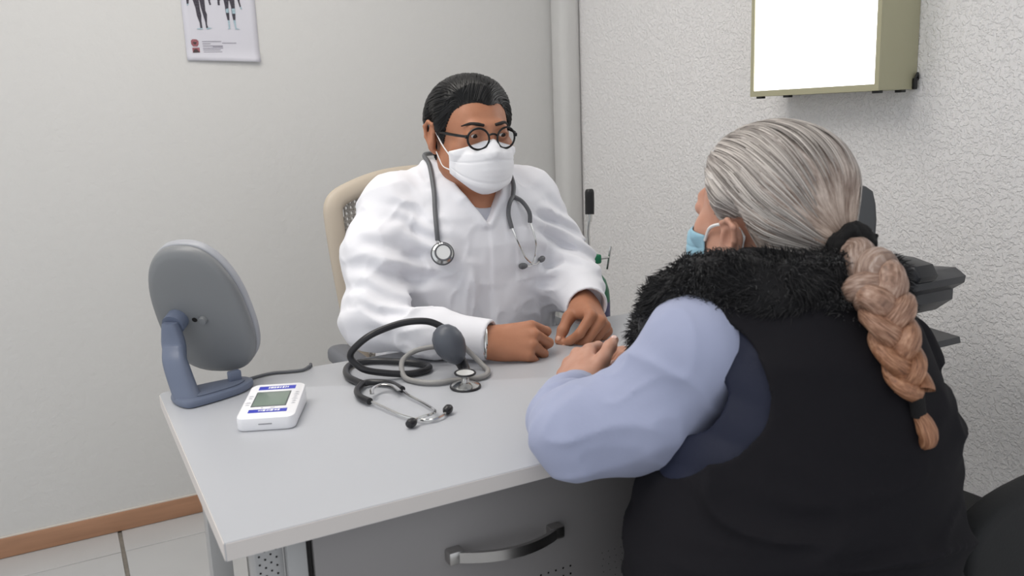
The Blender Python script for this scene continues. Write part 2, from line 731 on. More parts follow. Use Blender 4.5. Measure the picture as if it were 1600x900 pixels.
for q_ in [[(415, 352), (490, 345), (492, 362), (420, 362)], [(540, 348), (572, 335), (618, 345), (545, 364)], [(318, 34), (346, 30), (330, 58), (318, 52)],
                    [(835, 238), (860, 238), (858, 350), (820, 358), (838, 340)], [(908, 236), (938, 236), (940, 340), (995, 360), (925, 358)], [(820, 90), (858, 80), (856, 140), (820, 142)], [(900, 85), (944, 80), (944, 150), (902, 150)], [(1012, 60), (1030, 55), (1042, 86), (1024, 90)]]:
    ink('figure_tendon', [q_], m_ink2, WY - 0.0042)
ink('emblem', [[(322, 510), (345, 492), (395, 494), (420, 515), (418, 560), (398, 588), (345, 588), (322, 558)], [(330, 605), (425, 602), (426, 668), (332, 672)]], m_ink3)
ink('emblem_shade', [[(345, 530), (395, 528), (385, 560), (355, 560)], [(332, 672), (348, 630), (380, 618), (426, 668)]], m_ink4, WY - 0.0042)
ink('text_lines', [[(a, b), (c, b - 2), (c, b + 7), (a, b + 9)] for a, b, c in ((465, 518, 720), (730, 538, 920), (468, 548, 575), (470, 576, 735), (600, 586, 735), (470, 606, 735), (470, 630, 700), (475, 656, 720))], m_txt)['kind'] = 'stuff'

# ------------------------------------------------------------------ wall-mounted film viewer (light box)
m_olive = mat('viewer_enamel', (172, 168, 140), 0.42)
m_blackp = mat('black_plastic', (26, 26, 28), 0.42)
m_screen = mat('viewer_screen', (255, 255, 255), 0.5, emit=((255, 255, 255), 2.2))
lb = thing('film_viewer', 'lit x-ray film viewer in an olive metal case on the stucco wall', 'light box', (WX, 1.48, 1.222))
Y0, Y1, Z0, Z1, X0 = 1.288, 1.672, 1.222, 1.70, 1.577
b = MB()
b.box(((X0 + 0.004 + WX) / 2, (Y0 + Y1) / 2, (Z0 + Z1) / 2), (WX - X0 - 0.004, Y1 - Y0, Z1 - Z0), 0.003)
b.build('case', m_olive, lb, True)
b = MB()
for c, d in ((((X0 + 0.003), (Y0 + Y1) / 2, Z0 + 0.007), (0.006, Y1 - Y0, 0.014)), ((X0 + 0.003, (Y0 + Y1) / 2, Z1 - 0.007), (0.006, Y1 - Y0, 0.014)),
             ((X0 + 0.003, Y0 + 0.0055, (Z0 + Z1) / 2), (0.006, 0.011, Z1 - Z0 - 0.028)), ((X0 + 0.003, Y1 - 0.0055, (Z0 + Z1) / 2), (0.006, 0.011, Z1 - Z0 - 0.028))):
    b.box(c, d)
b.build('front_frame', m_olive, lb, True)
MB().box((X0 + 0.0045, (Y0 + Y1) / 2, (Z0 + Z1) / 2), (0.003, Y1 - Y0 - 0.022, Z1 - Z0 - 0.028)).build('screen', m_screen, lb, True)
for yy, xx in ((1.645, X0 + 0.01), (1.555, X0 + 0.01), (1.30, X0 + 0.012), (1.30, X0 + 0.085)):
    MB().box((xx, yy, Z0 - 0.0025), (0.014, 0.018, 0.006), 0.001).build('rubber_foot', m_blackp, lb, True)
b = MB()
b.box((WX - 0.012, Y0 - 0.004, Z0 + 0.012), (0.010, 0.008, 0.024), 0.002)
b.tube([(WX - 0.014, Y0 - 0.005, Z0 + 0.022), (WX - 0.010, Y0 - 0.008, Z0 + 0.034), (WX - 0.004, Y0 - 0.004, Z0 + 0.03), (WX + 0.002, Y0 - 0.002, Z0 + 0.02)], 0.0025)
b.build('cable_plug', m_blackp, lb, True)

# ------------------------------------------------------------------ desk
m_desk = mat('white_laminate', (181, 183, 188), 0.32, var=(3, 0.012))
m_edge = mat('laminate_edge_band', (216, 210, 206), 0.45)
m_steel = mat('grey_painted_steel', (140, 137, 137), 0.42, var=(2.5, 0.03))
m_steel2 = mat('pale_painted_steel', (170, 170, 170), 0.42)
m_dark = mat('recess_shade_paint', (22, 20, 20), 0.8)  # near-black colour standing in for shade in gaps, holes and recesses
m_chrome = mat('brushed_nickel', (186, 184, 182), 0.3, metal=1.0, bump=(300, 0.05, 0.001))
DX0, DX1, DY0, DY1, DZ = 0.116, 1.33, 0.925, 1.556, 0.75
dk = thing('desk', 'white laminate office desk with steel drawer front facing the patient', 'desk', (0.72, 1.24, 0))
MB().prism([(DX0, DY0), (DX1, DY0), (DX1, DY1), (DX0 + 0.012, DY1), (DX0 + 0.004, DY1 - 0.004), (DX0, DY1 - 0.012)], DZ - 0.023, DZ, 0.0012).build('desk_top', m_desk, dk, True)
b = MB()
b.box(((DX0 + DX1) / 2, DY0 - 0.0004, DZ - 0.0115), (DX1 - DX0 - 0.002, 0.0012, 0.0205))
b.box((DX0 - 0.0004, (DY0 + DY1) / 2 - 0.006, DZ - 0.0115), (0.0012, DY1 - DY0 - 0.014, 0.0205))
b.build('edge_band', m_edge, dk, True)
b = MB()
b.box((0.485, 1.25, 0.373), (0.526, 0.49, 0.706), 0.002)
b.build('drawer_cabinet', m_steel2, dk, True)
dr = []
for z0, z1 in ((0.452, 0.724), (0.03, 0.446)):
    o = MB().box((0.4875, 0.999, (z0 + z1) / 2), (0.521, 0.018, z1 - z0), 0.0025).build('drawer_front', m_steel, dk, True)
    dr.append(o)
# bow handles
for o, zc in ((dr[0], 0.618), (dr[1], 0.30)):
    b = MB()
    path = []
    for i in range(25):
        t = i / 24
        path.append((0.411 + 0.162 * t, 0.990 - 0.010 - 0.026 * math.sin(math.pi * t) ** 0.8, zc + 0.004 - 0.008 * t))
    w, th = 0.0075, 0.003
    v, f = [], []
    for i, p in enumerate(path):
        p = np.array(p)
        for dy, dz in ((-th, -w), (th, -w), (th, w), (-th, w)):
            v.append(p + (0, dy, dz))
    n = len(path)
    for i in range(n - 1):
        for k in range(4):
            l = (k + 1) % 4
            f.append((i * 4 + k, (i + 1) * 4 + k, (i + 1) * 4 + l, i * 4 + l))
    f += [(0, 1, 2, 3), ((n - 1) * 4 + 3, (n - 1) * 4 + 2, (n - 1) * 4 + 1, (n - 1) * 4)]
    b.add(v, f)
    b.box((0.413, 0.983, zc + 0.004), (0.022, 0.020, 0.019), 0.003)
    b.box((0.571, 0.983, zc - 0.004), (0.022, 0.020, 0.019), 0.003)
    b.build('handle', m_chrome, o)
# vent and pin holes: flat dark discs, the shade inside them painted as colour
b = MB()
for i in range(5):
    for j in range(7):
        if j <= i + 1:
            b.lathe([(0.0, -0.0003), (0.0017, -0.0003)], 8, frame((0.549 + 0.0125 * i, 0.9896, 0.548 - 0.0125 * j), z=(0, -1, 0)))
b.build('painted_vent_hole', m_dark, dr[0])['kind'] = 'stuff'
b = MB()
for i in range(6):
    for j in range(9):
        b.lathe([(0.0, -0.0003), (0.0008, -0.0003)], 6, frame((0.655 + 0.0115 * i + 0.002 * (j % 2), 0.9896, 0.552 - 0.0105 * j), z=(0, -1, 0)))
b.build('painted_pin_hole', m_dark, dr[0])['kind'] = 'stuff'
MB().box((0.2215, 0.998, 0.372), (0.005, 0.012, 0.70)).build('gap_shade_strip', m_dark, dk, True)  # solid dark strip, painted for the shade between drawer and filler
MB().box((0.207, 1.000, 0.372), (0.024, 0.02, 0.706), 0.001).build('filler_strip', m_steel2, dk, True)
lp = MB().box((0.176, 1.03, 0.366), (0.034, 0.05, 0.716), 0.001).build('desk_leg', m_steel2, dk, True)
b = MB()
for i in range(4):
    for j in range(60):
        b.lathe([(0.0, 0.0003), (0.0014, 0.0003)], 6, frame((0.164 + 0.007 * i, 1.0047, 0.715 - 0.011 * j - 0.0055 * (i % 2)), z=(0, -1, 0)))
b.build('painted_perforation', m_dark, lp)['kind'] = 'stuff'  # dark discs on the leg, coloured like the shade inside punched holes
MB().box((0.176, 1.48, 0.366), (0.034, 0.05, 0.716), 0.001).build('desk_leg', m_steel2, dk, True)
MB().box((1.30, 1.33, 0.366), (0.03, 0.34, 0.716), 0.001).build('side_panel', m_steel2, dk, True)

# ------------------------------------------------------------------ oval lamp on the desk
m_shell = mat('lamp_shell_grey', (126, 128, 130), 0.36)
m_rim = mat('lamp_rim_grey', (162, 164, 170), 0.38)
m_blue = mat('lamp_stand_blue_grey', (106, 115, 135), 0.42)
m_white = mat('white_plastic', (238, 238, 240), 0.35)
lampo = thing('desk_lamp', 'grey egg-shaped tilting lamp panel seen from behind on a blue-grey stand', 'lamp', (0.2, 1.495, 0.75))
hv = np.array((0.80, -0.60, 0.0))
nb = np.array((-0.60, -0.80, 0.0))
tilt = 0.40
up = np.array((nb[0] * math.sin(tilt), nb[1] * math.sin(tilt), math.cos(tilt)))
nrm = np.cross(hv, up)
if nrm @ nb < 0:
    nrm = -nrm
pc = np.array((0.197, 1.520, 0.893))
PM = np.eye(4)
PM[:3, 0], PM[:3, 1], PM[:3, 2], PM[:3, 3] = hv, up, nrm, pc
if np.linalg.det(PM[:3, :3]) < 0:
    PM[:3, 0] *= -1


def egg(sc, n=56):
    out = []
    for i in range(n):
        a = 2 * math.pi * i / n
        c, s_ = math.cos(a), math.sin(a)
        e = 2 / 2.5
        px = 0.084 * math.copysign(abs(c) ** e, c) * (1 - 0.12 * s_)
        py = 0.130 * math.copysign(abs(s_) ** e, s_)
        out.append((px * sc, py * (1 - (1 - sc) * 0.66)))
    return out


def stack(layers):
    v, f = [], []
    n = len(layers[0][0])
    for ring, z in layers:
        v += [(p[0], p[1], z) for p in ring]
    for k in range(len(layers) - 1):
        for i in range(n):
            j = (i + 1) % n
            f.append((k * n + i, k * n + j, (k + 1) * n + j, (k + 1) * n + i))
    f.append(tuple(range(n))[::-1])
    f.append(tuple((len(layers) - 1) * n + i for i in range(n)))
    return v, f


b = MB()
v, f = stack([(egg(0.985), -0.002), (egg(1.0), 0.002), (egg(0.99), 0.007), (egg(0.965), 0.011), (egg(0.92), 0.0145), (egg(0.80), 0.0175), (egg(0.5), 0.0195), (egg(0.2), 0.020)])
b.add(v, f, PM)
b.build('back_shell', m_shell, lampo, True, ang=60)
b = MB()
v, f = stack([(egg(0.93), -0.022), (egg(0.985), -0.0205), (egg(1.005), -0.017), (egg(1.005), -0.007), (egg(0.995), -0.004), (egg(0.96), -0.003)])
b.add(v, f, PM)
b.build('front_rim', m_rim, lampo, True, ang=60)
b = MB()
v, f = stack([(egg(0.90), -0.0235), (egg(0.91), -0.020)])
b.add(v, f, PM)
b.build('diffuser', m_white, lampo, True)
MB().lathe([(0, 0.016), (0.0075, 0.016), (0.0075, 0.023), (0.006, 0.026), (0, 0.0265)], 20, PM @ M4(np.eye(3), (0.010, -0.006, 0))).build('screw_cap', m_shell, lampo, True)
MB().lathe([(0.0045, 0.0205), (0.0045, 0.0212), (0.003, 0.0205), (0.0, 0.0202)], 16, PM @ M4(np.eye(3), (-0.006, -0.006, 0))).build('power_socket', m_dark, lampo, True)
# pivot drum, arm, base
MB().lathe([(0, 0.012), (0.019, 0.012), (0.019, 0.040), (0.0, 0.040)], 28, PM @ M4(np.eye(3), (-0.036, -0.004, 0))).build('pivot', m_blue, lampo, True)
piv = (PM @ np.array((-0.036, -0.004, 0.048, 1)))[:3]
foot = np.array((0.150, 1.462, 0.752))
path = [piv + np.array((0, 0, 0.010)), piv + np.array((0.002, 0, -0.03)), 0.55 * piv + 0.45 * foot + np.array((-0.004, 0, 0)), 0.2 * piv + 0.8 * foot + np.array((0.0, 0, 0)), foot + np.array((0.004, 0.0, 0.004))]
P = smooth(path, 8)
n = len(P)
v, f = [], []
sideh = hv
for i, p in enumerate(P):
    t = i / (n - 1)
    T = P[min(i + 1, n - 1)] - P[max(i - 1, 0)]
    T /= np.linalg.norm(T)
    nn_ = np.cross(sideh, T)
    nn_ /= np.linalg.norm(nn_)
    hw, ht = 0.0185 + 0.004 * t, 0.011 + 0.006 * t
    if i < 8:
        hw *= math.sin(math.pi / 2 * (0.45 + 0.55 * i / 8))
    for k in range(16):
        a = 2 * math.pi * k / 16
        c, s_ = math.cos(a), math.sin(a)
        v.append(p + sideh * hw * math.copysign(abs(c) ** 0.6, c) + nn_ * ht * math.copysign(abs(s_) ** 0.6, s_))
for i in range(n - 1):
    for k in range(16):
        l = (k + 1) % 16
        f.append((i * 16 + k, i * 16 + l, (i + 1) * 16 + l, (i + 1) * 16 + k))
f.append(tuple(range(16))[::-1])
f.append(tuple((n - 1) * 16 + k for k in range(16)))
MB().add(v, f).build('arm', m_blue, lampo, True, ang=50)
BM = M4(rotz(math.radians(14)), (0.197, 1.492, 0.7505))
b = MB()
outl = [(-0.068, -0.040), (-0.045, -0.052), (0.030, -0.040), (0.066, -0.014), (0.070, 0.006), (0.058, 0.022), (0.0, 0.032), (-0.045, 0.030), (-0.068, 0.012)]
outl = [tuple(p[:2]) for p in smooth([(a, c, 0) for a, c in outl], 4, True)]
b.prism(outl, 0, 0.013, 0.004, BM)
b.build('base', m_blue, lampo, True)
MB().prism([(p[0] * 0.72 + 0.004, p[1] * 0.66 - 0.004) for p in outl], 0.013, 0.0155, 0.001, BM).build('base_inset', mat('lamp_base_inset', (104, 112, 130), 0.5), lampo, True)
MB().box((0.040, 0.0, 0.022), (0.022, 0.014, 0.02), 0.003, BM).build('catch', m_blue, lampo, True)
b = MB()
b.tube([(0.235, 1.520, 0.7535), (0.30, 1.545, 0.7535), (0.335, 1.538, 0.7535), (0.362, 1.532, 0.7535), (0.38, 1.55, 0.753), (0.385, 1.562, 0.740), (0.385, 1.566, 0.60)], 0.003)
b.build('power_cord', mat('cord_grey', (92, 94, 98), 0.5), lampo, True)

# ------------------------------------------------------------------ blood pressure monitor
m_bp = mat('monitor_white', (240, 240, 243), 0.3)
m_lcd = mat('lcd_green_grey', (126, 140, 130), 0.18, var=(2, 0.03))
m_bez = mat('lcd_bezel', (92, 98, 98), 0.4)
m_bpblue = mat('monitor_blue_label', (66, 74, 186), 0.4)
m_prt = mat('monitor_grey_print', (168, 170, 180), 0.5)
bp = thing('blood_pressure_monitor', 'white blood pressure monitor with grey display and two blue strips', 'medical device', (0.260, 1.318, 0.75), (0, 0, math.radians(-23)))
W_, D_, H0, H1 = 0.087, 0.133, 0.021, 0.032
out = rrect(W_, D_, 0.012)
v, f = [], []
n = len(out)


def top_z(yy):
    return H0 + (H1 - H0) * (yy + D_ / 2) / D_


lay = [(0.975, 0.0015), (0.985, 0.0), (1.0, 0.003), (1.0, -0.004), (0.988, -0.001), (0.96, 0.0)]
for k, (s_, dz) in enumerate(lay):
    for px, py in out:
        base = 0.002 if k < 2 else (0.004 if k == 2 else top_z(py))
        sx = (px - math.copysign((1 - s_) * W_ * 0.5, px))
        sy = (py - math.copysign((1 - s_) * W_ * 0.5, py))
        v.append((sx, sy, base + (dz if k != 2 else 0) if k >= 2 else (0.001 if k == 0 else 0.002)))
for k in range(len(lay) - 1):
    for i in range(n):
        j = (i + 1) % n
        f.append((k * n + i, k * n + j, (k + 1) * n + j, (k + 1) * n + i))
f.append(tuple(range(n))[::-1])
f.append(tuple((len(lay) - 1) * n + i for i in range(n)))
MB().add(v, f).build('body', m_bp, bp, ang=35)
sl = math.atan2(H1 - H0, D_)
TM = M4(rotx(sl), (0, 0, (H0 + H1) / 2))


def flat_quad(b, x0, x1, y0, y1, z, sk=0.0):
    b.add([(x0, y0, z), (x1, y0, z), (x1 + sk, y1, z), (x0 + sk, y1, z)], [(0, 1, 2, 3)], TM)


b = MB()
b.box((-0.002, 0.004, 0.0), (0.054, 0.058, 0.0012), 0.0004, TM)
b.build('display_bezel', m_bez, bp)
b = MB()
b.box((-0.002, 0.004, 0.0003), (0.050, 0.054, 0.0012), 0.0003, TM)
b.build('display', m_lcd, bp)
for y0, y1, hh in ((0.042, 0.056, 0), (-0.047, -0.036, 1)):
    b = MB()
    b.box((0.000, (y0 + y1) / 2, 0.0001), (0.058, y1 - y0, 0.0010), 0.0002, TM)
    lab = b.build('blue_strip', m_bpblue, bp)
    b = MB()
    rnd = random.Random(3 + hh)
    xx = -0.014
    while xx < 0.018:
        w = rnd.uniform(0.0015, 0.0045)
        h_ = (y1 - y0) * rnd.uniform(0.35, 0.6)
        flat_quad(b, xx, xx + w, (y0 + y1) / 2 - h_ / 2, (y0 + y1) / 2 + h_ / 2, 0.0008, 0.0005)
        xx += w + rnd.uniform(0.0004, 0.002)
    b.build('strip_print', m_bp, lab, sm=False)['kind'] = 'stuff'
b = MB()
rnd = random.Random(8)
for side in (-1, 1):
    for k in range(6):
        yy = -0.018 + 0.0085 * k
        cx = side * 0.035
        if side < 0 and k % 3 == 2:
            continue
        wd = rnd.uniform(0.003, 0.005)
        flat_quad(b, cx - wd, cx + wd, yy, yy + 0.0009, 0.0004)
        flat_quad(b, cx - wd * 0.6, cx + wd * 0.5, yy + 0.0022, yy + 0.0030, 0.0004)
flat_quad(b, -0.012, -0.009, -0.031, -0.029, 0.0004)
flat_quad(b, 0.002, 0.009, -0.031, -0.0295, 0.0004)
b.build('face_print', m_prt, bp, sm=False)['kind'] = 'stuff'
MB().box((0.0, -D_ / 2 - 0.0001, 0.011), (0.020, 0.0008, 0.0012)).build('battery_seam', mat('seam_grey', (120, 120, 124), 0.6), bp)

# ------------------------------------------------------------------ stethoscopes
m_tubeb = mat('black_tubing', (38, 38, 41), 0.32)
m_tubeg = mat('grey_tubing', (150, 148, 146), 0.45)
m_dgrey = mat('dark_grey_tubing', (96, 97, 100), 0.42)
m_steelb = mat('polished_steel', (214, 214, 212), 0.16, metal=1.0)
m_mem = mat('diaphragm_film', (226, 226, 224), 0.3, metal=0.3)


def chestpiece(root, M, r1=0.0225, r2=0.016, rim=None):
    b = MB().lathe([(0, 0.0), (r1 * 0.96, 0.0), (r1, 0.002), (r1 * 0.97, 0.005), (r1 * 0.55, 0.009), (0.0075, 0.011), (0.0065, 0.017), (r2 * 0.6, 0.021), (r2, 0.024), (r2, 0.0265), (0, 0.0265)], 36, M)
    cp = b.build('chest_piece', m_steelb, root, True, ang=30)
    MB().tube([(M[:3, :3] @ np.array((r1 * math.cos(a), r1 * math.sin(a), 0.0022)) + M[:3, 3]) for a in np.linspace(0, 2 * math.pi, 25)[:-1]], 0.0022, 8, 2, True).build('diaphragm_rim', rim, cp)
    MB().tube([(M[:3, :3] @ np.array((r2 * math.cos(a), r2 * math.sin(a), 0.0262)) + M[:3, 3]) for a in np.linspace(0, 2 * math.pi, 25)[:-1]], 0.002, 8, 2, True).build('bell_rim', rim, cp)
    MB().lathe([(r2 * 0.9, 0.0268), (r2 * 0.5, 0.0262), (0.003, 0.025), (0.0, 0.025)], 24, M).build('bell_cup', m_mem, cp)
    return cp


st = thing('stethoscope', 'black stethoscope coiled on the desk with chrome dual head', 'stethoscope', (0.5, 1.35, 0.75))
tubeA = [(0.425, 1.374, 0.757), (0.417, 1.425, 0.757), (0.427, 1.474, 0.757), (0.449, 1.505, 0.757), (0.488, 1.502, 0.757), (0.526, 1.465, 0.758), (0.554, 1.432, 0.757), (0.560, 1.402, 0.757), (0.542, 1.384, 0.757), (0.504, 1.385, 0.758), (0.447, 1.399, 0.770), (0.428, 1.410, 0.782), (0.419, 1.415, 0.798), (0.428, 1.408, 0.815), (0.455, 1.398, 0.835), (0.502, 1.398, 0.846), (0.538, 1.392, 0.848), (0.566, 1.385, 0.842), (0.588, 1.372, 0.824), (0.598, 1.350, 0.790), (0.592, 1.310, 0.772), (0.582, 1.292, 0.768)]
MB().tube(tubeA, 0.0062, 12, 6).build('tubing', m_tubeb, st, True)
b = MB()
b.tube([(0.425, 1.374, 0.758), (0.442, 1.371, 0.758), (0.464, 1.347, 0.758), (0.470, 1.303, 0.758)], 0.0058, 12)
b.tube([(0.425, 1.374, 0.758), (0.405, 1.343, 0.758), (0.398, 1.306, 0.758), (0.404, 1.275, 0.758)], 0.0058, 12)
b.build('yoke', m_tubeb, st, True)
MB().tube([(0.416, 1.298, 0.762), (0.425, 1.320, 0.764), (0.444, 1.331, 0.765), (0.458, 1.318, 0.764), (0.460, 1.290, 0.762)], 0.004, 8, 6, flat=0.25).build('leaf_spring', m_steelb, st, True)
MB().tube([(0.470, 1.306, 0.758), (0.469, 1.271, 0.757), (0.475, 1.227, 0.756), (0.476, 1.187, 0.757), (0.470, 1.163, 0.760), (0.455, 1.151, 0.762), (0.438, 1.150, 0.761), (0.428, 1.147, 0.759)], 0.0022, 8).build('ear_tube', m_steelb, st, True)
MB().tube([(0.404, 1.278, 0.758), (0.412, 1.248, 0.757), (0.424, 1.194, 0.756), (0.438, 1.163, 0.755), (0.454, 1.147, 0.755), (0.476, 1.152, 0.756), (0.489, 1.164, 0.757)], 0.0022, 8).build('ear_tube', m_steelb, st, True)
for c, dv in (((0.424, 1.1445, 0.758), (-0.8, -0.5, 0.0)), ((0.493, 1.168, 0.758), (0.7, 0.6, 0.05))):
    MB().lathe([(0, -0.009), (0.004, -0.009), (0.0068, -0.004), (0.0074, 0.003), (0.0055, 0.008), (0, 0.0095)], 16, frame(c, z=dv)).build('ear_tip', m_tubeb, st, True)
cpM = frame((0.572, 1.273, 0.7505), z=(0.0, -0.06, 1.0))
chestpiece(st, cpM, 0.0245, 0.0168, m_tubeb)
MB().tube([(0.574, 1.279, 0.766), (0.582, 1.292, 0.768)], 0.0035, 10, 4).build('stem', m_steelb, st, True)

# inflation bulb with its grey hose
ib = thing('inflation_bulb', 'dark grey rubber squeeze bulb with a light grey hose looped on the desk', 'medical device', (0.585, 1.35, 0.75))
ax = np.array((0.558, 1.340, 0.846)) - np.array((0.590, 1.332, 0.776))
Lb = np.linalg.norm(ax)
BMx = frame((0.590, 1.332, 0.778), z=ax)
k = Lb
MB().lathe([(0, -0.012), (0.0065, -0.012), (0.0075, -0.006), (0.0085, 0.0), (0.016, 0.008), (0.0235, 0.020), (0.0275, 0.034), (0.0275, 0.046), (0.024, 0.059), (0.0165, 0.069), (0.008, 0.0735), (0, 0.0745)], 28, BMx).build('bulb', mat('bulb_rubber', (84, 88, 96), 0.4), ib, True, ang=None)
MB().lathe([(0, -0.016), (0.0078, -0.016), (0.0085, -0.010), (0.0085, -0.003), (0.0095, 0.001), (0.0, 0.001)], 20, BMx).build('valve_collar', m_tubeb, ib, True)
MB().tube([(0.563, 1.342, 0.838), (0.583, 1.372, 0.828), (0.607, 1.376, 0.805), (0.632, 1.366, 0.775), (0.643, 1.346, 0.758), (0.641, 1.326, 0.756), (0.624, 1.300, 0.756), (0.600, 1.295, 0.756), (0.566, 1.306, 0.756), (0.536, 1.310, 0.756), (0.512, 1.332, 0.756), (0.500, 1.371, 0.757), (0.511, 1.408, 0.774), (0.540, 1.424, 0.784), (0.570, 1.414, 0.790), (0.592, 1.392, 0.792), (0.604, 1.372, 0.788)], 0.0048, 10).build('hose', m_tubeg, ib, True)

# ------------------------------------------------------------------ oxygen cylinder on a cart
m_green = mat('oxygen_green', (26, 104, 72), 0.32)
m_violet = mat('cylinder_band', (72, 70, 110), 0.35)
oc = thing('oxygen_cylinder', 'green oxygen cylinder standing behind the doctor', 'gas cylinder', (1.263, 1.945, 0.0))
MB().lathe([(0, 0.04), (0.045, 0.04), (0.054, 0.05), (0.054, 0.70), (0.052, 0.722), (0.044, 0.748), (0.030, 0.766), (0.019, 0.776), (0.016, 0.79), (0, 0.79)], 36, M4(np.eye(3), (1.263, 1.945, 0))).build('tank', m_green, oc, True, ang=30)
MB().lathe([(0.0546, 0.05), (0.0546, 0.69)], 36, M4(np.eye(3), (1.263, 1.945, 0))).build('label_band', m_violet, oc, True)
b = MB().box((1.268, 1.94, 0.806), (0.05, 0.024, 0.026), 0.005)
b.build('valve', mat('valve_green', (20, 122, 84), 0.3), oc, True)
MB().lathe([(0, 0.775), (0.012, 0.775), (0.010, 0.83), (0, 0.83)], 16, M4(np.eye(3), (1.263, 1.945, 0))).build('valve_stem', m_steelb, oc, True)
b = MB()
b.tube([(1.28, 1.938, 0.806), (1.318, 1.93, 0.808)], 0.0035, 8, 2)
b.tube([(1.312, 1.932, 0.775), (1.322, 1.928, 0.838)], 0.003, 8, 2)
b.build('tee_handle', m_steelb, oc, True)
ct = thing('cylinder_cart', 'upright cart pole with black grip holding the green oxygen cylinder', 'cart', (1.26, 1.99, 0))
MB().tube([(1.255, 2.02, 0.03), (1.258, 2.015, 0.6), (1.268, 1.985, 0.80), (1.277, 1.972, 0.835), (1.279, 1.975, 0.88), (1.287, 1.975, 0.93)], 0.0055, 10).build('pole', m_steelb, ct, True)
MB().tube([(1.284, 1.976, 0.905), (1.288, 1.978, 0.94)], 0.0085, 12, 2).build('ferrule', m_steelb, ct, True)
MB().tube([(1.286, 1.975, 0.925), (1.288, 1.977, 0.95), (1.2895, 1.979, 0.985), (1.290, 1.980, 0.9935)], [0.0125, 0.0128, 0.0128, 0.009], 14, 4).build('grip', m_blackp, ct, True)
MB().box((1.25, 1.96, 0.03), (0.14, 0.16, 0.012), 0.003).build('foot_plate', m_steelb, ct, True)
for sx in (-1, 1):
    MB().lathe([(0, -0.012), (0.035, -0.012), (0.04, -0.006), (0.04, 0.006), (0.035, 0.012), (0, 0.012)], 24, frame((1.25 + sx * 0.09, 2.05, 0.041), z=(1, 0, 0))).build('wheel', m_blackp, ct, True)
MB().tube([(1.17, 2.05, 0.041), (1.33, 2.05, 0.041)], 0.006, 8, 2).build('axle', m_steelb, ct, True)

# ------------------------------------------------------------------ desk phone and monitor near the stucco wall
m_ph = mat('phone_black', (40, 41, 44), 0.34)
m_ph2 = mat('phone_grey_black', (62, 63, 66), 0.4)
ph = thing('desk_phone', 'black desk telephone propped on its stand at the right end of the desk', 'telephone', (1.33, 1.03, 0.75))
# side profiles run in the Y-Z plane, extruded along X
XM = np.eye(4)
XM[:3, 0], XM[:3, 1], XM[:3, 2], XM[:3, 3] = (0, 1, 0), (0, 0, 1), (1, 0, 0), (1.315, 0, 0)


def ys(pts):
    return [(a * 0.968, 1.2 - (1.2 - (c if c < 0.78 else 0.78 + (c - 0.78) * 1.10)) * 0.968) for a, c in pts]


MB().prism(ys([(0.983, 0.7505), (1.17, 0.7505), (1.17, 0.764), (1.12, 0.772), (0.986, 0.762)]), -0.10, 0.10, 0.002, XM).build('foot', m_ph2, ph, True)
MB().prism([(0.985, 0.7503), (1.125, 0.7503), (1.125, 0.766), (0.985, 0.766)], -0.095, 0.0, 0.002, XM).build('foot_pad', m_ph, ph, True)
MB().prism(ys([(1.055, 0.770), (1.085, 0.772), (1.120, 0.860), (1.105, 0.868)]), 0.02, 0.08, 0.002, XM).build('stand', m_ph, ph, True)
MB().prism(ys([(1.045, 0.800), (1.062, 0.812), (1.155, 0.838), (1.160, 0.868), (1.010, 0.880), (0.988, 0.868), (0.990, 0.856), (1.012, 0.842), (1.012, 0.824)]), -0.03, 0.11, 0.003, XM).build('body', m_ph2, ph, True)
MB().prism(ys([(1.050, 0.806), (1.120, 0.826), (1.130, 0.846), (1.065, 0.838)]), -0.034, -0.029, 0.001, XM).build('recess_panel', m_dark, ph, True)
hs = [(0.980, 0.880), (0.986, 0.870), (1.012, 0.874), (1.050, 0.888), (1.110, 0.884), (1.150, 0.866), (1.160, 0.858), (1.172, 0.872), (1.140, 0.894), (1.085, 0.905), (1.030, 0.904), (0.992, 0.897)]
MB().prism(ys(hs), -0.028, 0.024, 0.006, XM, 3).build('handset', m_ph, ph, True)

mo = thing('monitor', 'black monitor housing with a small white sticker behind the patient\'s head', 'monitor', (1.23, 1.165, 0.75))
ml = [(-0.10, 0.140), (0.0, 0.147), (0.100, 0.150), (0.116, 0.147), (0.128, 0.138), (0.134, 0.115), (0.137, 0.085), (0.136, 0.05), (0.130, -0.01), (0.122, -0.07), (0.114, -0.105), (0.10, -0.118), (0.08, -0.122), (-0.08, -0.122), (-0.105, -0.115), (-0.115, -0.09), (-0.128, 0.0), (-0.130, 0.10), (-0.122, 0.13)]
ma = math.radians(-37)
MR = np.array(((math.cos(ma), 0, -math.sin(ma)), (math.sin(ma), 0, math.cos(ma)), (0, 1.0, 0))).astype(float)
MMx = M4(MR, (1.226, 1.166, 0.900))
outm = ml[::-1] if sum(a[0] * c[1] - c[0] * a[1] for a, c in zip(ml, ml[1:] + ml[:1])) < 0 else ml
b = MB()
b.prism(outm, -0.012, 0.012, 0.005, MMx, 3)
b.build('housing', mat('monitor_black', (74, 75, 77), 0.4), mo, True)
MB().box((0.121, 0.050, 0), (0.018, 0.032, 0.0248), 0, MMx).build('sticker', mat('sticker_white', (206, 206, 206), 0.5), mo, True)
b = MB()
for yy, w in ((0.060, 0.013), (0.054, 0.013), (0.046, 0.008), (0.040, 0.011)):
    b.box((0.121, yy, 0), (w, 0.003, 0.0254), 0, MMx)
b.build('sticker_print', m_blackp, mo, True)
MB().box((0, -0.115, 0.012), (0.05, 0.06, 0.016), 0.004, MMx).build('stand_neck', m_blackp, mo, True)
MB().lathe([(0, 0), (0.075, 0), (0.075, 0.006), (0.03, 0.014), (0, 0.014)], 32, M4(np.eye(3), (1.226, 1.171, 0.7502))).build('stand_foot', m_blackp, mo, True)

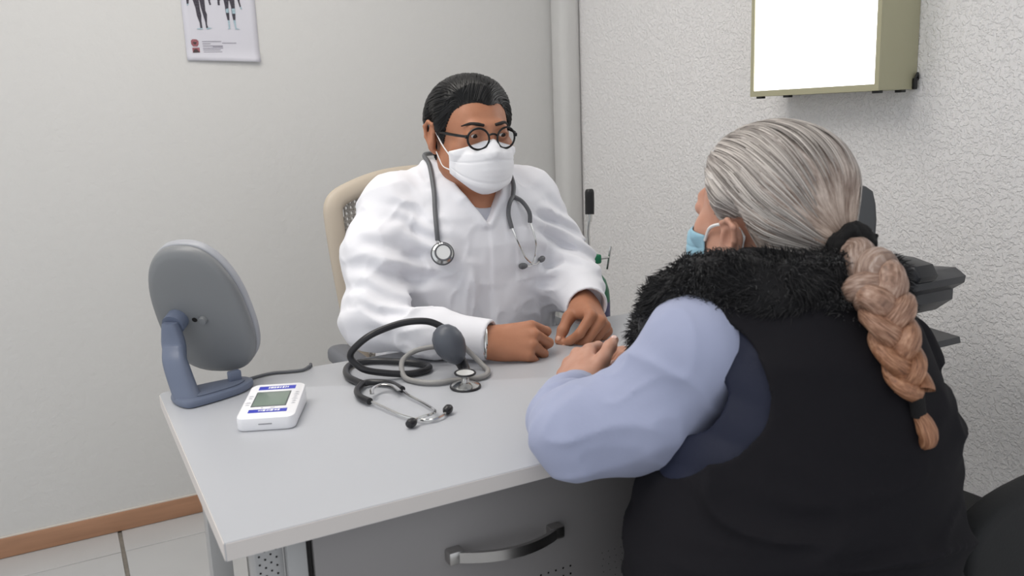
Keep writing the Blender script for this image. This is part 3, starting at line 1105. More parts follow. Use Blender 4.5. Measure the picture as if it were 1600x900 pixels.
tag(MB().prism([(p[0] * 1.0 + 1.045, p[1] + 1.24) for p in rrect(0.22, 0.18, 0.03)], 0.7502, 0.7542, 0.001).build('mouse_pad', mat('pad_charcoal', (58, 57, 58), 0.7)), 'charcoal pad lying on the desk behind the patient\'s arm', 'pad')

# ------------------------------------------------------------------ doctor's swivel chair
m_tan = mat('tan_plastic', (186, 174, 158), 0.45)
m_gplate = mat('grey_perforated_plastic', (150, 146, 140), 0.5)
m_arm = mat('armrest_grey', (104, 106, 112), 0.5)
m_seatf = mat('seat_fabric_dark', (50, 50, 52), 0.8)
oc_ = thing('office_chair', 'tan framed office chair with a perforated back behind the doctor', 'chair', (0.79, 1.78, 0))


def backpt(xx, zz):
    """curved, slightly raked chair back"""
    return (0.79 + xx, 1.885 + 0.16 * (zz - 0.55) - 0.10 * (xx / 0.25) ** 2 * 0.5, zz)


prof = [(-0.195, 0.56), (-0.218, 0.70), (-0.232, 0.85), (-0.238, 0.97), (-0.232, 1.017), (-0.19, 1.040), (-0.10, 1.062), (0.0, 1.068), (0.10, 1.062), (0.19, 1.040), (0.232, 1.017), (0.238, 0.97), (0.232, 0.85), (0.218, 0.70), (0.195, 0.56), (0.10, 0.545), (-0.10, 0.545)]
MB().tube([backpt(*p) for p in prof], 0.013, 14, 5, True, flat=1.75).build('back_frame', m_tan, oc_, True, ang=None)
b = MB()
v, f = [], []
pit = 0.0125
nx, nz = 36, 38
for i in range(nx):
    for j in range(nz):
        xc = (i - nx / 2 + 0.5) * pit * 0.99
        zc = 0.567 + j * pit
        lim = np.interp(zc, [0.56, 0.7, 0.85, 0.97, 1.03, 1.05], [0.19, 0.205, 0.22, 0.225, 0.19, 0.08])
        if abs(xc) > lim or zc > 1.047:
            continue
        base = len(v)
        hpt = pit / 2
        sq = [(1, 0), (1, 1), (0, 1), (-1, 1), (-1, 0), (-1, -1), (0, -1), (1, -1)]
        for q in sq:
            v.append(backpt(xc + q[0] * hpt, zc + q[1] * hpt))
        for q in range(8):
            a = math.pi / 4 * q
            rr = 0.0037
            v.append(backpt(xc + rr * math.cos(a), zc + rr * math.sin(a)))
        for q in range(8):
            l = (q + 1) % 8
            f.append((base + q, base + l, base + 8 + l, base + 8 + q))
b.add(v, f)
b.build('perforated_panel', m_gplate, oc_, True, solid=0.004)
MB().prism([(p[0] + 0.79, p[1] + 1.74) for p in rrect(0.46, 0.42, 0.08)], 0.42, 0.49, 0.02, None, 3).build('seat', m_seatf, oc_, True)
for sx in (-1, 1):
    ar = MB().prism([(p[0] + 0.79 + sx * 0.262, p[1] + 1.765) for p in rrect(0.058, 0.24, 0.028)], 0.664, 0.70, 0.012, None, 3).build('armrest', m_arm, oc_, True)
    MB().tube([(0.79 + sx * 0.24, 1.80, 0.44), (0.79 + sx * 0.275, 1.81, 0.52), (0.79 + sx * 0.262, 1.80, 0.67)], 0.016, 10).build('armrest_post', m_arm, ar)
MB().box((0.79, 1.90, 0.49), (0.09, 0.05, 0.16), 0.01).build('back_bracket', m_blackp, oc_, True)
MB().lathe([(0, 0.08), (0.03, 0.08), (0.03, 0.25), (0.018, 0.25), (0.018, 0.43), (0, 0.43)], 20, M4(np.eye(3), (0.79, 1.76, 0))).build('gas_column', m_blackp, oc_, True)
for k in range(5):
    a = 2 * math.pi * k / 5 + 0.3
    e = (0.79 + 0.27 * math.cos(a), 1.76 + 0.27 * math.sin(a))
    lg = MB().tube([(0.79, 1.76, 0.11), (0.79 + 0.14 * math.cos(a), 1.76 + 0.14 * math.sin(a), 0.10), (e[0], e[1], 0.075)], [0.025, 0.02, 0.014], 10).build('base_leg', m_blackp, oc_, True)
    MB().lathe([(0, -0.02), (0.022, -0.02), (0.027, -0.012), (0.027, 0.012), (0.022, 0.02), (0, 0.02)], 16, frame((e[0], e[1], 0.0275), z=(-math.sin(a), math.cos(a), 0))).build('castor', m_blackp, lg)

# ------------------------------------------------------------------ visitor chairs
m_cblack = mat('black_upholstery', (24, 25, 27), 0.7, bump=(220, 0.15, 0.002))
m_cframe = mat('black_steel_tube', (20, 20, 22), 0.4)


def visitor_chair(loc, rz, label, top):
    t = thing('visitor_chair', label, 'chair', loc, (0, 0, rz), 'black visitor chairs')
    MB().prism(rrect(0.46, 0.44, 0.07), 0.41, 0.465, 0.018, None, 3).build('seat', m_cblack, t)
    if top:
        V = []
        outb = []
        for i in range(40):
            a = 2 * math.pi * i / 40
            c, s_ = math.cos(a), math.sin(a)
            outb.append((0.25 * math.copysign(abs(c) ** 0.55, c), (top - 0.46) / 2 * math.copysign(abs(s_) ** 0.62, s_)))
        MBx = M4(np.array(((1.0, 0, 0), (0, 0, -1.0), (0, 1.0, 0))), (0, -0.23, (top + 0.46) / 2))
        b = MB()
        b.prism(outb, -0.022, 0.022, 0.014, MBx, 3)
        b.build('backrest', m_cblack, t)
    for sx in (-1, 1):
        MB().tube([(sx * 0.20, -0.22, 0.005), (sx * 0.20, -0.21, 0.42), (sx * 0.20, -0.225, 0.56)] if top else [(sx * 0.20, -0.19, 0.005), (sx * 0.20, -0.17, 0.42)], 0.011, 10).build('leg', m_cframe, t)
        MB().tube([(sx * 0.20, 0.20, 0.005), (sx * 0.20, 0.18, 0.42)], 0.011, 10).build('leg', m_cframe, t)
    return t


visitor_chair((1.245, 0.90, 0), math.radians(2), 'empty black upholstered chair beside the patient against the stucco wall', 0.668)
visitor_chair((0.79, 0.66, 0), 0, 'black upholstered stool carrying the seated patient', None)
# ------------------------------------------------------------------ people: shared builders
def loft(rows, ex=2.3):
    R = np.array(rows, float)

    def f(P):
        z = P[:, 2]
        cx, cy, a, b = (np.interp(z, R[:, 0], R[:, k]) for k in (1, 2, 3, 4))
        q = (np.abs((P[:, 0] - cx) / a) ** ex + np.abs((P[:, 1] - cy) / b) ** ex) ** (1 / ex)
        d = (q - 1) * np.minimum(a, b) * 0.9
        return np.maximum(np.maximum(d, z - R[-1, 0]), R[0, 0] - z)
    return f


def folds(P, fr, amp, seed, warp=0.6):
    """soft cloth folds: ridged value noise"""
    Q = P * np.asarray(fr)
    Q = Q + warp * np.stack([vnoise(Q * 0.6 + 7, seed + 1), vnoise(Q * 0.6 + 19, seed + 2), vnoise(Q * 0.6 + 31, seed + 3)], 1)
    n = vnoise(Q, seed)
    return -amp * ((1 - np.minimum(np.abs(n) * 1.6, 1)) ** 2 - 0.35)


def cuff_cut(d, P, c, dv, rin, R=0.085, depth=0.03):
    """flat, hollow sleeve end"""
    c, dv = np.asarray(c, float), np.asarray(dv, float)
    dv = dv / np.linalg.norm(dv)
    w = P - c
    t = w @ dv
    rr = np.linalg.norm(w - t[:, None] * dv, axis=1)
    ball = np.linalg.norm(w, axis=1) - R
    d = smax(d, -np.maximum(-t, ball), 0.003)
    inner = np.maximum(rr - rin, np.maximum(-(t + depth), t - 0.1))
    return smax(d, -inner, 0.003)


def head_sdf(fem=False, s=1.0, ez=0.0, es=1.0):
    h = SDF()
    h.ell((0, 0.012, 0.031), (0.079 * s, 0.099 * s, 0.077 * s))
    h.ell((0, -0.030, -0.035), (0.066, 0.070, 0.085), k=0.03)
    for sx in (-1, 1):
        h.ell((sx * 0.042, -0.018, -0.062), (0.034, 0.042, 0.036), k=0.03)
        h.ell((sx * 0.044, -0.064, -0.020), (0.026, 0.022, 0.022), k=0.02)
    h.ell((0, -0.074, -0.092), (0.027, 0.021, 0.020), k=0.03)
    h.cone((-0.032, -0.0865, 0.024), (0.032, -0.0865, 0.024), 0.0105, 0.0105, 0.016)
    h.cone((0, -0.095, 0.012), (0, -0.116, -0.024), 0.0085, 0.0125, 0.010)
    for sx in (-1, 1):
        h.ell((sx * 0.0115, -0.108, -0.028), (0.0085, 0.010, 0.0075), k=0.006)
        h.ell((sx * 0.033, -0.109, 0.010), (0.020, 0.017, 0.0125), k=0.010, op=-1)
        h.ell((sx * 0.0325, -0.0845, 0.010), (0.0170, 0.0150, 0.0128), k=0.004)
        h.ell((sx * 0.0325, -0.1005, 0.0092), (0.0135, 0.0100, 0.0046), k=0.002, op=-1)
    h.ell((0, -0.098, -0.058), (0.024, 0.010, 0.0055), k=0.008)
    h.ell((0, -0.097, -0.067), (0.020, 0.010, 0.0060), k=0.006)
    for sx in (-1, 1):
        Re = rotz(sx * 0.35) @ rotx(-0.15)

        def E(x, y, z):
            return (sx * (0.080 + (x - 0.080) * es), 0.008 + (y - 0.008) * es, ez + z * es)
        h.ell(E(0.0835, 0.010, -0.004), np.array((0.0085, 0.019, 0.031)) * es, Re, k=0.006)
        pts = [E(0.083, -0.006, 0.010), E(0.088, -0.004, 0.024), E(0.092, 0.012, 0.029), E(0.094, 0.026, 0.018), E(0.092, 0.024, -0.004), E(0.086, 0.010, -0.026), E(0.081, 0.002, -0.034)]
        h.chain(pts, np.array([0.0035, 0.0038, 0.004, 0.0042, 0.004, 0.0055, 0.006]) * es, 0.004)
        h.ell(E(0.094, 0.009, 0.000), np.array((0.0085, 0.0095, 0.016)) * es, Re, k=0.004, op=-1)
    h.cone((0, 0.018, -0.05), (0, 0.050, -0.19), 0.058 if not fem else 0.052, 0.064 if not fem else 0.056, 0.03)
    return h


MCPS = [(0.092, 0.027, 0.004), (0.096, 0.0045, 0.008), (0.090, -0.017, 0.005), (0.081, -0.036, -0.002)]
FLEN = [(0.044, 0.026, 0.019), (0.049, 0.030, 0.020), (0.045, 0.028, 0.019), (0.034, 0.020, 0.017)]
FRAD = [(0.0112, 0.0098, 0.0088, 0.0074), (0.0114, 0.0100, 0.0090, 0.0076), (0.0108, 0.0095, 0.0085, 0.0072), (0.0098, 0.0083, 0.0075, 0.0064)]


def hand_sdf(side, curls, thumb, spread=(0.08, 0.0, -0.07, -0.14), s=1.0):
    """side +1 right hand, -1 left. local: x to the fingers, z out of the back of the hand. returns SDF, nail frames"""
    fl = np.array((1, side, 1.0)) * s
    palm = SDF()
    for dy, r in ((0.009, 0.0195), (-0.009, 0.0195)):
        palm.cone(np.array((-0.014, dy * 1.1, 0)) * fl, np.array((0.005, dy * 1.15, 0.0)) * fl, (r + 0.004) * s, r * s, 0.012)
    for i, m in enumerate(MCPS):
        m = np.array(m)
        palm.cone(np.array((0.004, m[1] * 0.50, 0.0)) * fl, (m - (0.004, 0, 0.002)) * fl, 0.0170 * s, 0.0122 * s, 0.014)
    palm.ell(np.array((0.036, 0.024, -0.014)) * fl, np.array((0.032, 0.016, 0.015)) * s, k=0.014)
    palm.ell(np.array((0.036, -0.024, -0.010)) * fl, np.array((0.034, 0.014, 0.014)) * s, k=0.014)
    nails = []
    groups = []
    for i, m in enumerate(MCPS):
        p = np.array(m) * fl
        th = 0.0
        g = SDF()
        sp = spread[i] * side
        for j in range(3):
            th += math.radians(curls[i][j])
            dv = np.array((math.cos(th) * math.cos(sp), math.cos(th) * math.sin(sp) + 0.0, -math.sin(th)))
            q = p + dv * FLEN[i][j] * s
            g.cone(p, q, FRAD[i][j] * s, FRAD[i][j + 1] * s, 0.004)
            if j == 2:
                do = np.array((math.sin(th) * math.cos(sp), math.sin(th) * math.sin(sp), math.cos(th)))
                nails.append((p + dv * FLEN[i][j] * s * 0.86 + do * FRAD[i][3] * s * 0.93, dv, do, FRAD[i][3] * s))
            p = q
        groups.append(g)
    p = np.array((0.020, 0.020, -0.008)) * fl
    g = SDF()
    tr_ = (0.0150, 0.0128, 0.0112, 0.0082)
    for j, (dv, L_) in enumerate(zip(thumb, (0.044, 0.033, 0.024))):
        dv = np.array(dv, float) * (1, side, 1)
        dv /= np.linalg.norm(dv)
        q = p + dv * L_ * s
        g.cone(p, q, tr_[j] * s, tr_[j + 1] * s, 0.006)
        if j == 2:
            do = np.array((0.2, 0.7 * side, 0.6))
            do = do - dv * (do @ dv)
            do /= np.linalg.norm(do)
            nails.append((p + dv * L_ * s * 0.85 + do * tr_[3] * s * 0.93, dv, do, tr_[3] * s))
        p = q
    groups.append(g)
    out = SDF()
    out.ops = palm.ops
    full = SDF().sub(out, 0.001)
    for i, g in enumerate(groups):
        full.sub(g, 0.0032 if i < 4 else 0.008)
    return full, nails


def add_nails(nails, M, m, body):
    for c, dv, do, r in nails:
        w = np.cross(do, dv)
        Rn = np.stack([dv, w, do], 1)
        b = MB().sphere((0, 0, 0), (r * 0.80, r * 0.66, r * 0.22), u=10, w=6)
        b.v[0] = (b.v[0] @ Rn.T + c) @ M[:3, :3].T + M[:3, 3]
        b.build('fingernail', m, body, True, ang=None)


def head_surface(field, n_az, zs, az_max):
    """distance from the head axis to the skin, by bisection; returns radii[az, z]"""
    az = np.linspace(-az_max, az_max, n_az)
    A, Z = np.meshgrid(az, zs, indexing='ij')
    return A, Z


def surf_radius(field, A, Z, y0=-0.010):
    lo_ = np.full(A.shape, 0.02)
    hi_ = np.full(A.shape, 0.20)
    for _ in range(22):
        mid = (lo_ + hi_) / 2
        P = np.stack([mid * np.sin(A), y0 - mid * np.cos(A), Z], -1).reshape(-1, 3)
        ins = (field(P) < 0).reshape(A.shape)
        lo_ = np.where(ins, mid, lo_)
        hi_ = np.where(ins, hi_, mid)
    return lo_


def mask_grid(field, kind):
    n, m = 61, 41
    azm = math.radians(58 if kind == 'kn' else 62)
    az = np.linspace(-azm, azm, n)
    V = np.zeros((m, n, 3))
    aa = np.abs(az) / azm
    top = 0.004 - 0.030 * aa ** 0.9
    bot = -0.117 + 0.046 * aa ** 1.5
    if kind != 'kn':
        bot = bot + 0.004
    Zg = np.stack([bot + (top - bot) * j / (m - 1) for j in range(m)])
    A = np.tile(az, (m, 1))
    Rs = surf_radius(field, A, Zg)
    tj = np.linspace(0, 1, m)[:, None]
    ca = np.cos(A)
    # tented shape: keel in the middle, hugging at the rim
    bul = 0.112 + 0.010 * np.sin(np.pi * np.clip(tj, 0, 1)) - 0.0 * A
    rim = np.minimum(1, np.minimum(np.minimum(tj, 1 - tj) * 6, (1 - aa[None, :]) * 4.5))
    target = bul * (0.56 + 0.44 * np.cos(np.clip(A / azm, -1, 1) * np.pi / 2) ** 0.9)
    Rr = Rs + 0.0025 + rim * np.maximum(0.003, (target - Rs) * 0.9)
    # pressed fold lines
    Rr -= 0.0016 * np.exp(-((tj - 0.70 + 0.10 * aa[None, :]) / 0.018) ** 2) * rim
    Rr -= 0.0016 * np.exp(-((tj - 0.26 - 0.06 * aa[None, :]) / 0.018) ** 2) * rim
    Rr[-1] = Rs[-1] + 0.0012
    V = np.stack([Rr * np.sin(A), -0.010 - Rr * np.cos(A), Zg], -1)
    return V


def to_world(V, M):
    return np.asarray(V) @ M[:3, :3].T + M[:3, 3]


def skin_mat(name, rgb, rgb2):
    m = mat(name, rgb, 0.48, spec=0.4, var=(28, 0.1), rgb2=rgb2, bump=(420, 0.10, 0.0012), sss=0.12)
    return m


def hair_mat(name, stops, rough=0.38, fs=(1, 1, 1), bs=0.5, mixcol=None, spec=0.5):
    """strand-stretched noise on the 'flow' attribute (across, along, tint)"""
    m = bpy.data.materials.new(name)
    m.use_nodes = True
    nt = m.node_tree
    L = nt.links.new
    b = nt.nodes['Principled BSDF']
    b.inputs['Roughness'].default_value = rough
    b.inputs['Specular IOR Level'].default_value = spec
    at = nt.nodes.new('ShaderNodeAttribute')
    at.attribute_name = 'flow'
    mp = nt.nodes.new('ShaderNodeMapping')
    mp.inputs['Scale'].default_value = fs
    L(at.outputs['Vector'], mp.inputs['Vector'])
    n = nt.nodes.new('ShaderNodeTexNoise')
    n.inputs['Scale'].default_value = 1.0
    n.inputs['Detail'].default_value = 5
    n.inputs['Roughness'].default_value = 0.65
    L(mp.outputs['Vector'], n.inputs['Vector'])
    r = nt.nodes.new('ShaderNodeValToRGB')
    els = r.color_ramp.elements
    els[0].position, els[0].color = stops[0][0], lin(stops[0][1])
    els[1].position, els[1].color = stops[-1][0], lin(stops[-1][1])
    for p, c in stops[1:-1]:
        e = els.new(p)
        e.color = lin(c)
    L(n.outputs['Fac'], r.inputs['Fac'])
    col = r.outputs['Color']
    if mixcol:
        sp = nt.nodes.new('ShaderNodeSeparateXYZ')
        L(at.outputs['Vector'], sp.inputs['Vector'])
        mx = nt.nodes.new('ShaderNodeMix')
        mx.data_type = 'RGBA'
        mx.blend_type = 'MULTIPLY'
        mx.inputs['B'].default_value = lin(mixcol)
        L(sp.outputs['Z'], mx.inputs['Factor'])
        L(col, mx.inputs['A'])
        col = mx.outputs['Result']
    L(col, b.inputs['Base Color'])
    bp_ = nt.nodes.new('ShaderNodeBump')
    bp_.inputs['Strength'].default_value = bs
    bp_.inputs['Distance'].default_value = 0.0015
    L(n.outputs['Fac'], bp_.inputs['Height'])
    L(bp_.outputs['Normal'], b.inputs['Normal'])
    return m


def comb(field, S, flow, steps, step, lift, wid, rng):
    """thin tapered locks that run over a hair surface; S seeds (n,3), flow(P) a direction field"""
    n = len(S)
    h = 0.0015

    def grad(P):
        return np.stack([field(P + np.eye(3)[k] * h) - field(P - np.eye(3)[k] * h) for k in range(3)], 1) / (2 * h)
    P = S.copy()
    lif = lift * rng.uniform(0.3, 1.2, n)
    rows = []
    for i in range(steps):
        g = grad(P)
        gn = g / (np.linalg.norm(g, axis=1)[:, None] + 1e-9)
        P = P - gn * (np.clip(field(P) - lif, -0.006, 0.006))[:, None]
        f = flow(P)
        f = f - gn * np.einsum('ij,ij->i', f, gn)[:, None]
        f /= np.linalg.norm(f, axis=1)[:, None] + 1e-9
        rows.append((P.copy(), gn, np.cross(f, gn)))
        P = P + f * step
    w = wid * rng.uniform(0.6, 1.3, n)
    Vs = []
    for i, (p, gn, sd) in enumerate(rows):
        t = i / (steps - 1)
        ww = (w * (0.25 + 0.75 * math.sin(math.pi * min(1, 0.12 + t * 0.86))))[:, None]
        Vs.append(np.stack([p - sd * ww, p + gn * ww * 0.8, p + sd * ww], 1))
    A = np.stack(Vs, 1)
    idx = np.arange(n * steps * 3).reshape(n, steps, 3)
    Q = []
    for k in range(2):
        Q.append(np.stack([idx[:, :-1, k], idx[:, :-1, k + 1], idx[:, 1:, k + 1], idx[:, 1:, k]], -1).reshape(-1, 4))
    return A.reshape(-1, 3), np.concatenate(Q), np.repeat(rng.uniform(0, 1, n), steps * 3)


# ------------------------------------------------------------------ the doctor
doc = thing('person', 'doctor in a white coat, white mask and round black glasses seated behind the desk', 'person', (0.79, 1.74, 0.0))
m_skin1 = skin_mat('tan_skin', (168, 114, 86), (180, 126, 98))
m_nail1 = mat('nail_tan', (206, 156, 132), 0.3)
m_coat = mat('white_cotton', (230, 230, 235), 0.8, spec=0.2, bump=(60, 0.10, 0.004), sheen=0.1)
m_tee = mat('grey_knit', (186, 188, 198), 0.9, bump=(500, 0.2, 0.001))
HM = M4(rotz(math.radians(-1)) @ rotx(math.radians(7)) * 0.96, (0.776, 1.640, 1.164))
hd = head_sdf()
R_WR, L_WR = np.array((0.676, 1.394, 0.788)), np.array((0.942, 1.470, 0.812))
# right hand: loose fist resting on its outer edge, back of the hand towards the camera side
def hframe(o, x, z):
    x = np.asarray(x, float) / np.linalg.norm(x)
    z = np.asarray(z, float)
    z = z - x * (z @ x)
    z = z / np.linalg.norm(z)
    M = np.eye(4)
    M[:3, 0], M[:3, 1], M[:3, 2], M[:3, 3] = x, np.cross(z, x), z, o
    return M


RH = hframe(R_WR, (0.90, -0.42, 0.02), (-0.15, -0.72, 0.68))
rhand, rnails = hand_sdf(1, ((46, 62, 34), (54, 66, 38), (60, 70, 40), (64, 72, 42)), ((0.62, 0.40, -0.72), (0.85, -0.05, -0.6), (0.8, -0.5, -0.45)), s=0.93)
LH = hframe(L_WR, (-0.24, -0.88, -0.26), (0.62, -0.25, 0.74))
lhand, lnails = hand_sdf(-1, ((66, 40, 18), (74, 46, 22), (80, 50, 26), (84, 54, 28)), ((0.66, 0.34, -0.62), (0.70, 0.10, -0.75), (0.55, -0.1, -0.85)), s=0.98)
dbody = SDF()
dbody.sub(hd.tr(HM), 0.001)
core = SDF()
core.cone((0.782, 1.690, 0.98), (0.785, 1.70, 0.90), 0.07, 0.09, 0.03)
core.cone((0.780, 1.665, 1.06), (0.775, 1.655, 0.98), 0.056, 0.078, 0.02)
core.cone((0.785, 1.70, 0.90), (0.79, 1.74, 0.58), 0.09, 0.11, 0.03)
for a, b_, c_, wr, ht in (((0.62, 1.69, 1.015), (0.514, 1.578, 0.815), (0.600, 1.482, 0.797), R_WR, RH), ((0.925, 1.685, 1.01), (0.998, 1.642, 0.862), (0.966, 1.55, 0.832), L_WR, LH)):
    core.cone((0.782, 1.695, 1.01), a, 0.055, 0.042, 0.03)
    core.chain([a, b_, c_, wr], [0.040, 0.030, 0.026, 0.021], 0.02)
dbody.sub(core, 0.03)
dbody.sub(rhand.tr(RH), 0.008)
dbody.sub(lhand.tr(LH), 0.008)
V, F = iso(dbody, (0.42, 1.22, 0.45), (1.12, 1.90, 1.36), 0.0022, 4)
V = relax(V, F, 1, 0.4)
body1 = mesh_np('body', V, F, m_skin1, doc)
add_nails(rnails, RH, m_nail1, body1)
add_nails(lnails, LH, m_nail1, body1)

# eyes
m_eyew = mat('eye_white', (226, 220, 214), 0.2)
m_iris = mat('eye_brown', (40, 26, 20), 0.15)


def eyes(HMx, parent, look=(0, 0)):
    for sx in (-1, 1):
        c = np.array((sx * 0.0325, -0.0838, 0.0095))
        e = MB().sphere((0, 0, 0), 0.0118, u=20, w=14)
        e.v[0] = to_world(e.v[0] + c, HMx)
        e = e.build('eyeball', m_eyew, parent, True, ang=None)
        dv = np.array((look[0], -1.0, look[1]))
        dv /= np.linalg.norm(dv)
        Mi = frame(c, z=dv)
        b = MB().lathe([(0.0058, 0.01035), (0.0045, 0.0112), (0.002, 0.0120), (0.0, 0.0121)], 20, Mi)
        b.v[0] = to_world(b.v[0], HMx)
        b.build('iris', m_iris, e, ang=None)


eyes(HM, doc, (0.15, -0.22))
# eyebrows
m_brow = mat('brow_hair', (34, 27, 25), 0.7, bump=(900, 0.5, 0.002))
for sx in (-1, 1):
    pts = [(sx * 0.013, -0.0975, 0.0310), (sx * 0.026, -0.0958, 0.0335), (sx * 0.040, -0.0875, 0.0340), (sx * 0.053, -0.0730, 0.0280)]
    b = MB().tube(pts, [0.0030, 0.0038, 0.0032, 0.0012], 10, 6)
    b.v[0] = to_world(b.v[0], HM)
    b.build('eyebrow', m_brow, doc, True, ang=None)

# hair, combed back from a side parting: a layer that thins out to nothing at the hairline
def scalp(s=1.0):
    h = SDF()
    h.ell((0, 0.012, 0.031), (0.079 * s, 0.099 * s, 0.077 * s))
    h.ell((0, -0.030, -0.035), (0.066, 0.070, 0.085), k=0.03)
    h.cone((0, 0.018, -0.05), (0, 0.050, -0.19), 0.058, 0.064, 0.03)
    return h


hs_ = scalp()


def hair1(P):
    y, z = P[:, 1], P[:, 2]
    hl = np.interp(y, [-0.13, -0.080, -0.070, -0.056, -0.046, -0.036, -0.026, -0.014, -0.006, 0.004, 0.026, 0.036, 0.05, 0.13], [0.080, 0.079, 0.075, 0.067, 0.050, 0.018, -0.014, -0.024, 0.016, 0.026, 0.022, -0.03, -0.082, -0.092])
    g = z - hl + 0.010 * np.exp(-((P[:, 0] - 0.01) / 0.02) ** 2) * np.clip(-y / 0.06, 0, 1)
    t = np.clip(g / 0.050, 0, 1)
    th = 0.0015 + 0.0120 * t * t * (3 - 2 * t)
    top_ = np.clip((z - 0.06) / 0.05, 0, 1)
    th = th + 0.008 * top_ * t * np.clip((0.09 - y) / 0.1, 0, 1)
    th = np.where(g < 0, -0.006, th)
    d = hs_(P) - th
    return smax(d, -g * 0.7 - 0.001, 0.003)


V, F = iso(hair1, (-0.12, -0.14, -0.12), (0.12, 0.16, 0.16), 0.002, 4)
Nn = normals(V, F)
u = V[:, 0] * 0.75 + V[:, 1] * 0.25 + 0.35 * np.abs(V[:, 2] - 0.06)
side_ = np.clip((np.abs(V[:, 0]) - 0.05) / 0.025, 0, 1)
u = u * (1 - side_) + side_ * (V[:, 2] + 0.45 * V[:, 1])
al = V[:, 1] - 0.3 * V[:, 2]
V0 = V.copy()
V = V + Nn * (0.0012 * vnoise(np.stack([u * 150, al * 12, 0 * u], 1), 3))[:, None]
m_hair1 = hair_mat('black_hair', [(0.3, (6, 6, 7)), (0.75, (18, 17, 18))], 0.42, (420, 26, 0), 0.5, spec=0.3)
hair_d = mesh_np('hair', to_world(V, HM), F, m_hair1, doc, attrs={'flow': np.stack([u, al, 0 * u], 1)})
rng = np.random.default_rng(2)


def flow1(P):
    s_ = np.clip((np.abs(P[:, 0]) - 0.045) / 0.03, 0, 1)[:, None]
    tp_ = np.stack([0.45 + 0 * P[:, 0], 1 + 0 * P[:, 0], 0 * P[:, 0]], 1)
    fr = np.clip((-0.055 - P[:, 1]) / 0.03, 0, 1)[:, None]
    tp_ = tp_ + fr * np.array((0.3, 0, 0.9))
    sdv = np.stack([0 * P[:, 0], 1 + 0 * P[:, 0], -0.42 + 0 * P[:, 0]], 1)
    return tp_ * (1 - s_) + sdv * s_


keep = np.where(V0[:, 2] > -0.06)[0]
S_ = V0[rng.choice(keep, 2600)]
Vc, Fc, ac = comb(hair1, S_, flow1, 9, 0.0055, 0.0012, 0.0011, rng)
hst = mesh_np('hair_strands', to_world(Vc, HM), Fc, mat('black_hair_strand', (15, 14, 15), 0.36, spec=0.45), hair_d)
hst['kind'] = 'stuff'

# mask
m_mask = mat('white_nonwoven', (240, 240, 243), 0.75, spec=0.2, bump=(260, 0.12, 0.0012))
G = mask_grid(hd, 'kn')
msk = MB().grid(to_world(G.reshape(-1, 3), HM).reshape(G.shape)).build('face_mask', m_mask, doc, True, ang=None, solid=0.0012)
m_loop = mat('white_elastic', (236, 236, 236), 0.7)
for sx in (-1, 1):
    e0 = G[34, 60 if sx > 0 else 0]
    e1 = G[6, 60 if sx > 0 else 0]
    b = MB()
    b.tube([to_world(p, HM) for p in (e0, (sx * 0.079, -0.026, -0.010), (sx * 0.086, 0.004, 0.024), (sx * 0.086, 0.022, 0.024), (sx * 0.079, 0.031, 0.008))], 0.0014, 6, 6)
    b.tube([to_world(p, HM) for p in (e1, (sx * 0.077, -0.030, -0.058), (sx * 0.080, -0.004, -0.034), (sx * 0.080, 0.018, -0.020), (sx * 0.079, 0.031, 0.008))], 0.0014, 6, 6)
    b.build('ear_loop', m_loop, msk)

# glasses
m_acet = mat('black_acetate', (16, 16, 18), 0.22)
m_lens = mat('clear_lens', (250, 252, 255), 0.02, trans=1.0, ior=1.05)
gl = MB()
for sx in (-1, 1):
    c = np.array((sx * 0.0315, -0.1110, 0.0055))
    ring = [c + np.array((0.0222 * math.cos(a), 0.0045 * sx * math.cos(a), 0.0215 * math.sin(a))) for a in np.linspace(0, 2 * math.pi, 33)[:-1]]
    gl.tube(ring, 0.0019, 8, 2, True, flat=1.2)
    gl.box((sx * 0.0555, -0.1060, 0.0105), (0.007, 0.006, 0.0075), 0.0015)
gl.tube([(-0.0105, -0.1120, 0.011), (-0.004, -0.1140, 0.0145), (0.004, -0.1140, 0.0145), (0.0105, -0.1120, 0.011)], 0.0021, 8, 5)
Vg = to_world(np.concatenate(gl.v), HM)
g_o = obj('glasses', Vg, gl.f, m_acet, doc, True, ang=50)
for sx in (-1, 1):
    b = MB().tube([(sx * 0.0575, -0.1045, 0.0110), (sx * 0.070, -0.075, 0.0110), (sx * 0.0815, -0.020, 0.0110), (sx * 0.0835, 0.004, 0.0105), (sx * 0.083, 0.024, 0.000), (sx * 0.080, 0.034, -0.012)], [0.0016, 0.0018, 0.0018, 0.0018, 0.0018, 0.0016], 8, 6, flat=1.7)
    b.v[0] = to_world(b.v[0], HM)
    b.build('temple_arm', m_acet, g_o, ang=50)
    c = np.array((sx * 0.0315, -0.1110, 0.0055))
    b = MB()
    b.lathe([(0.0, 0.0006), (0.0212, 0.0), (0.0212, -0.0008), (0.0, -0.0002)], 28, frame(c, z=(0.18 * sx, -1, 0), x=(1, 0, 0)))
    b.v[0] = to_world(b.v[0], HM)
    b.build('lens', m_lens, g_o)

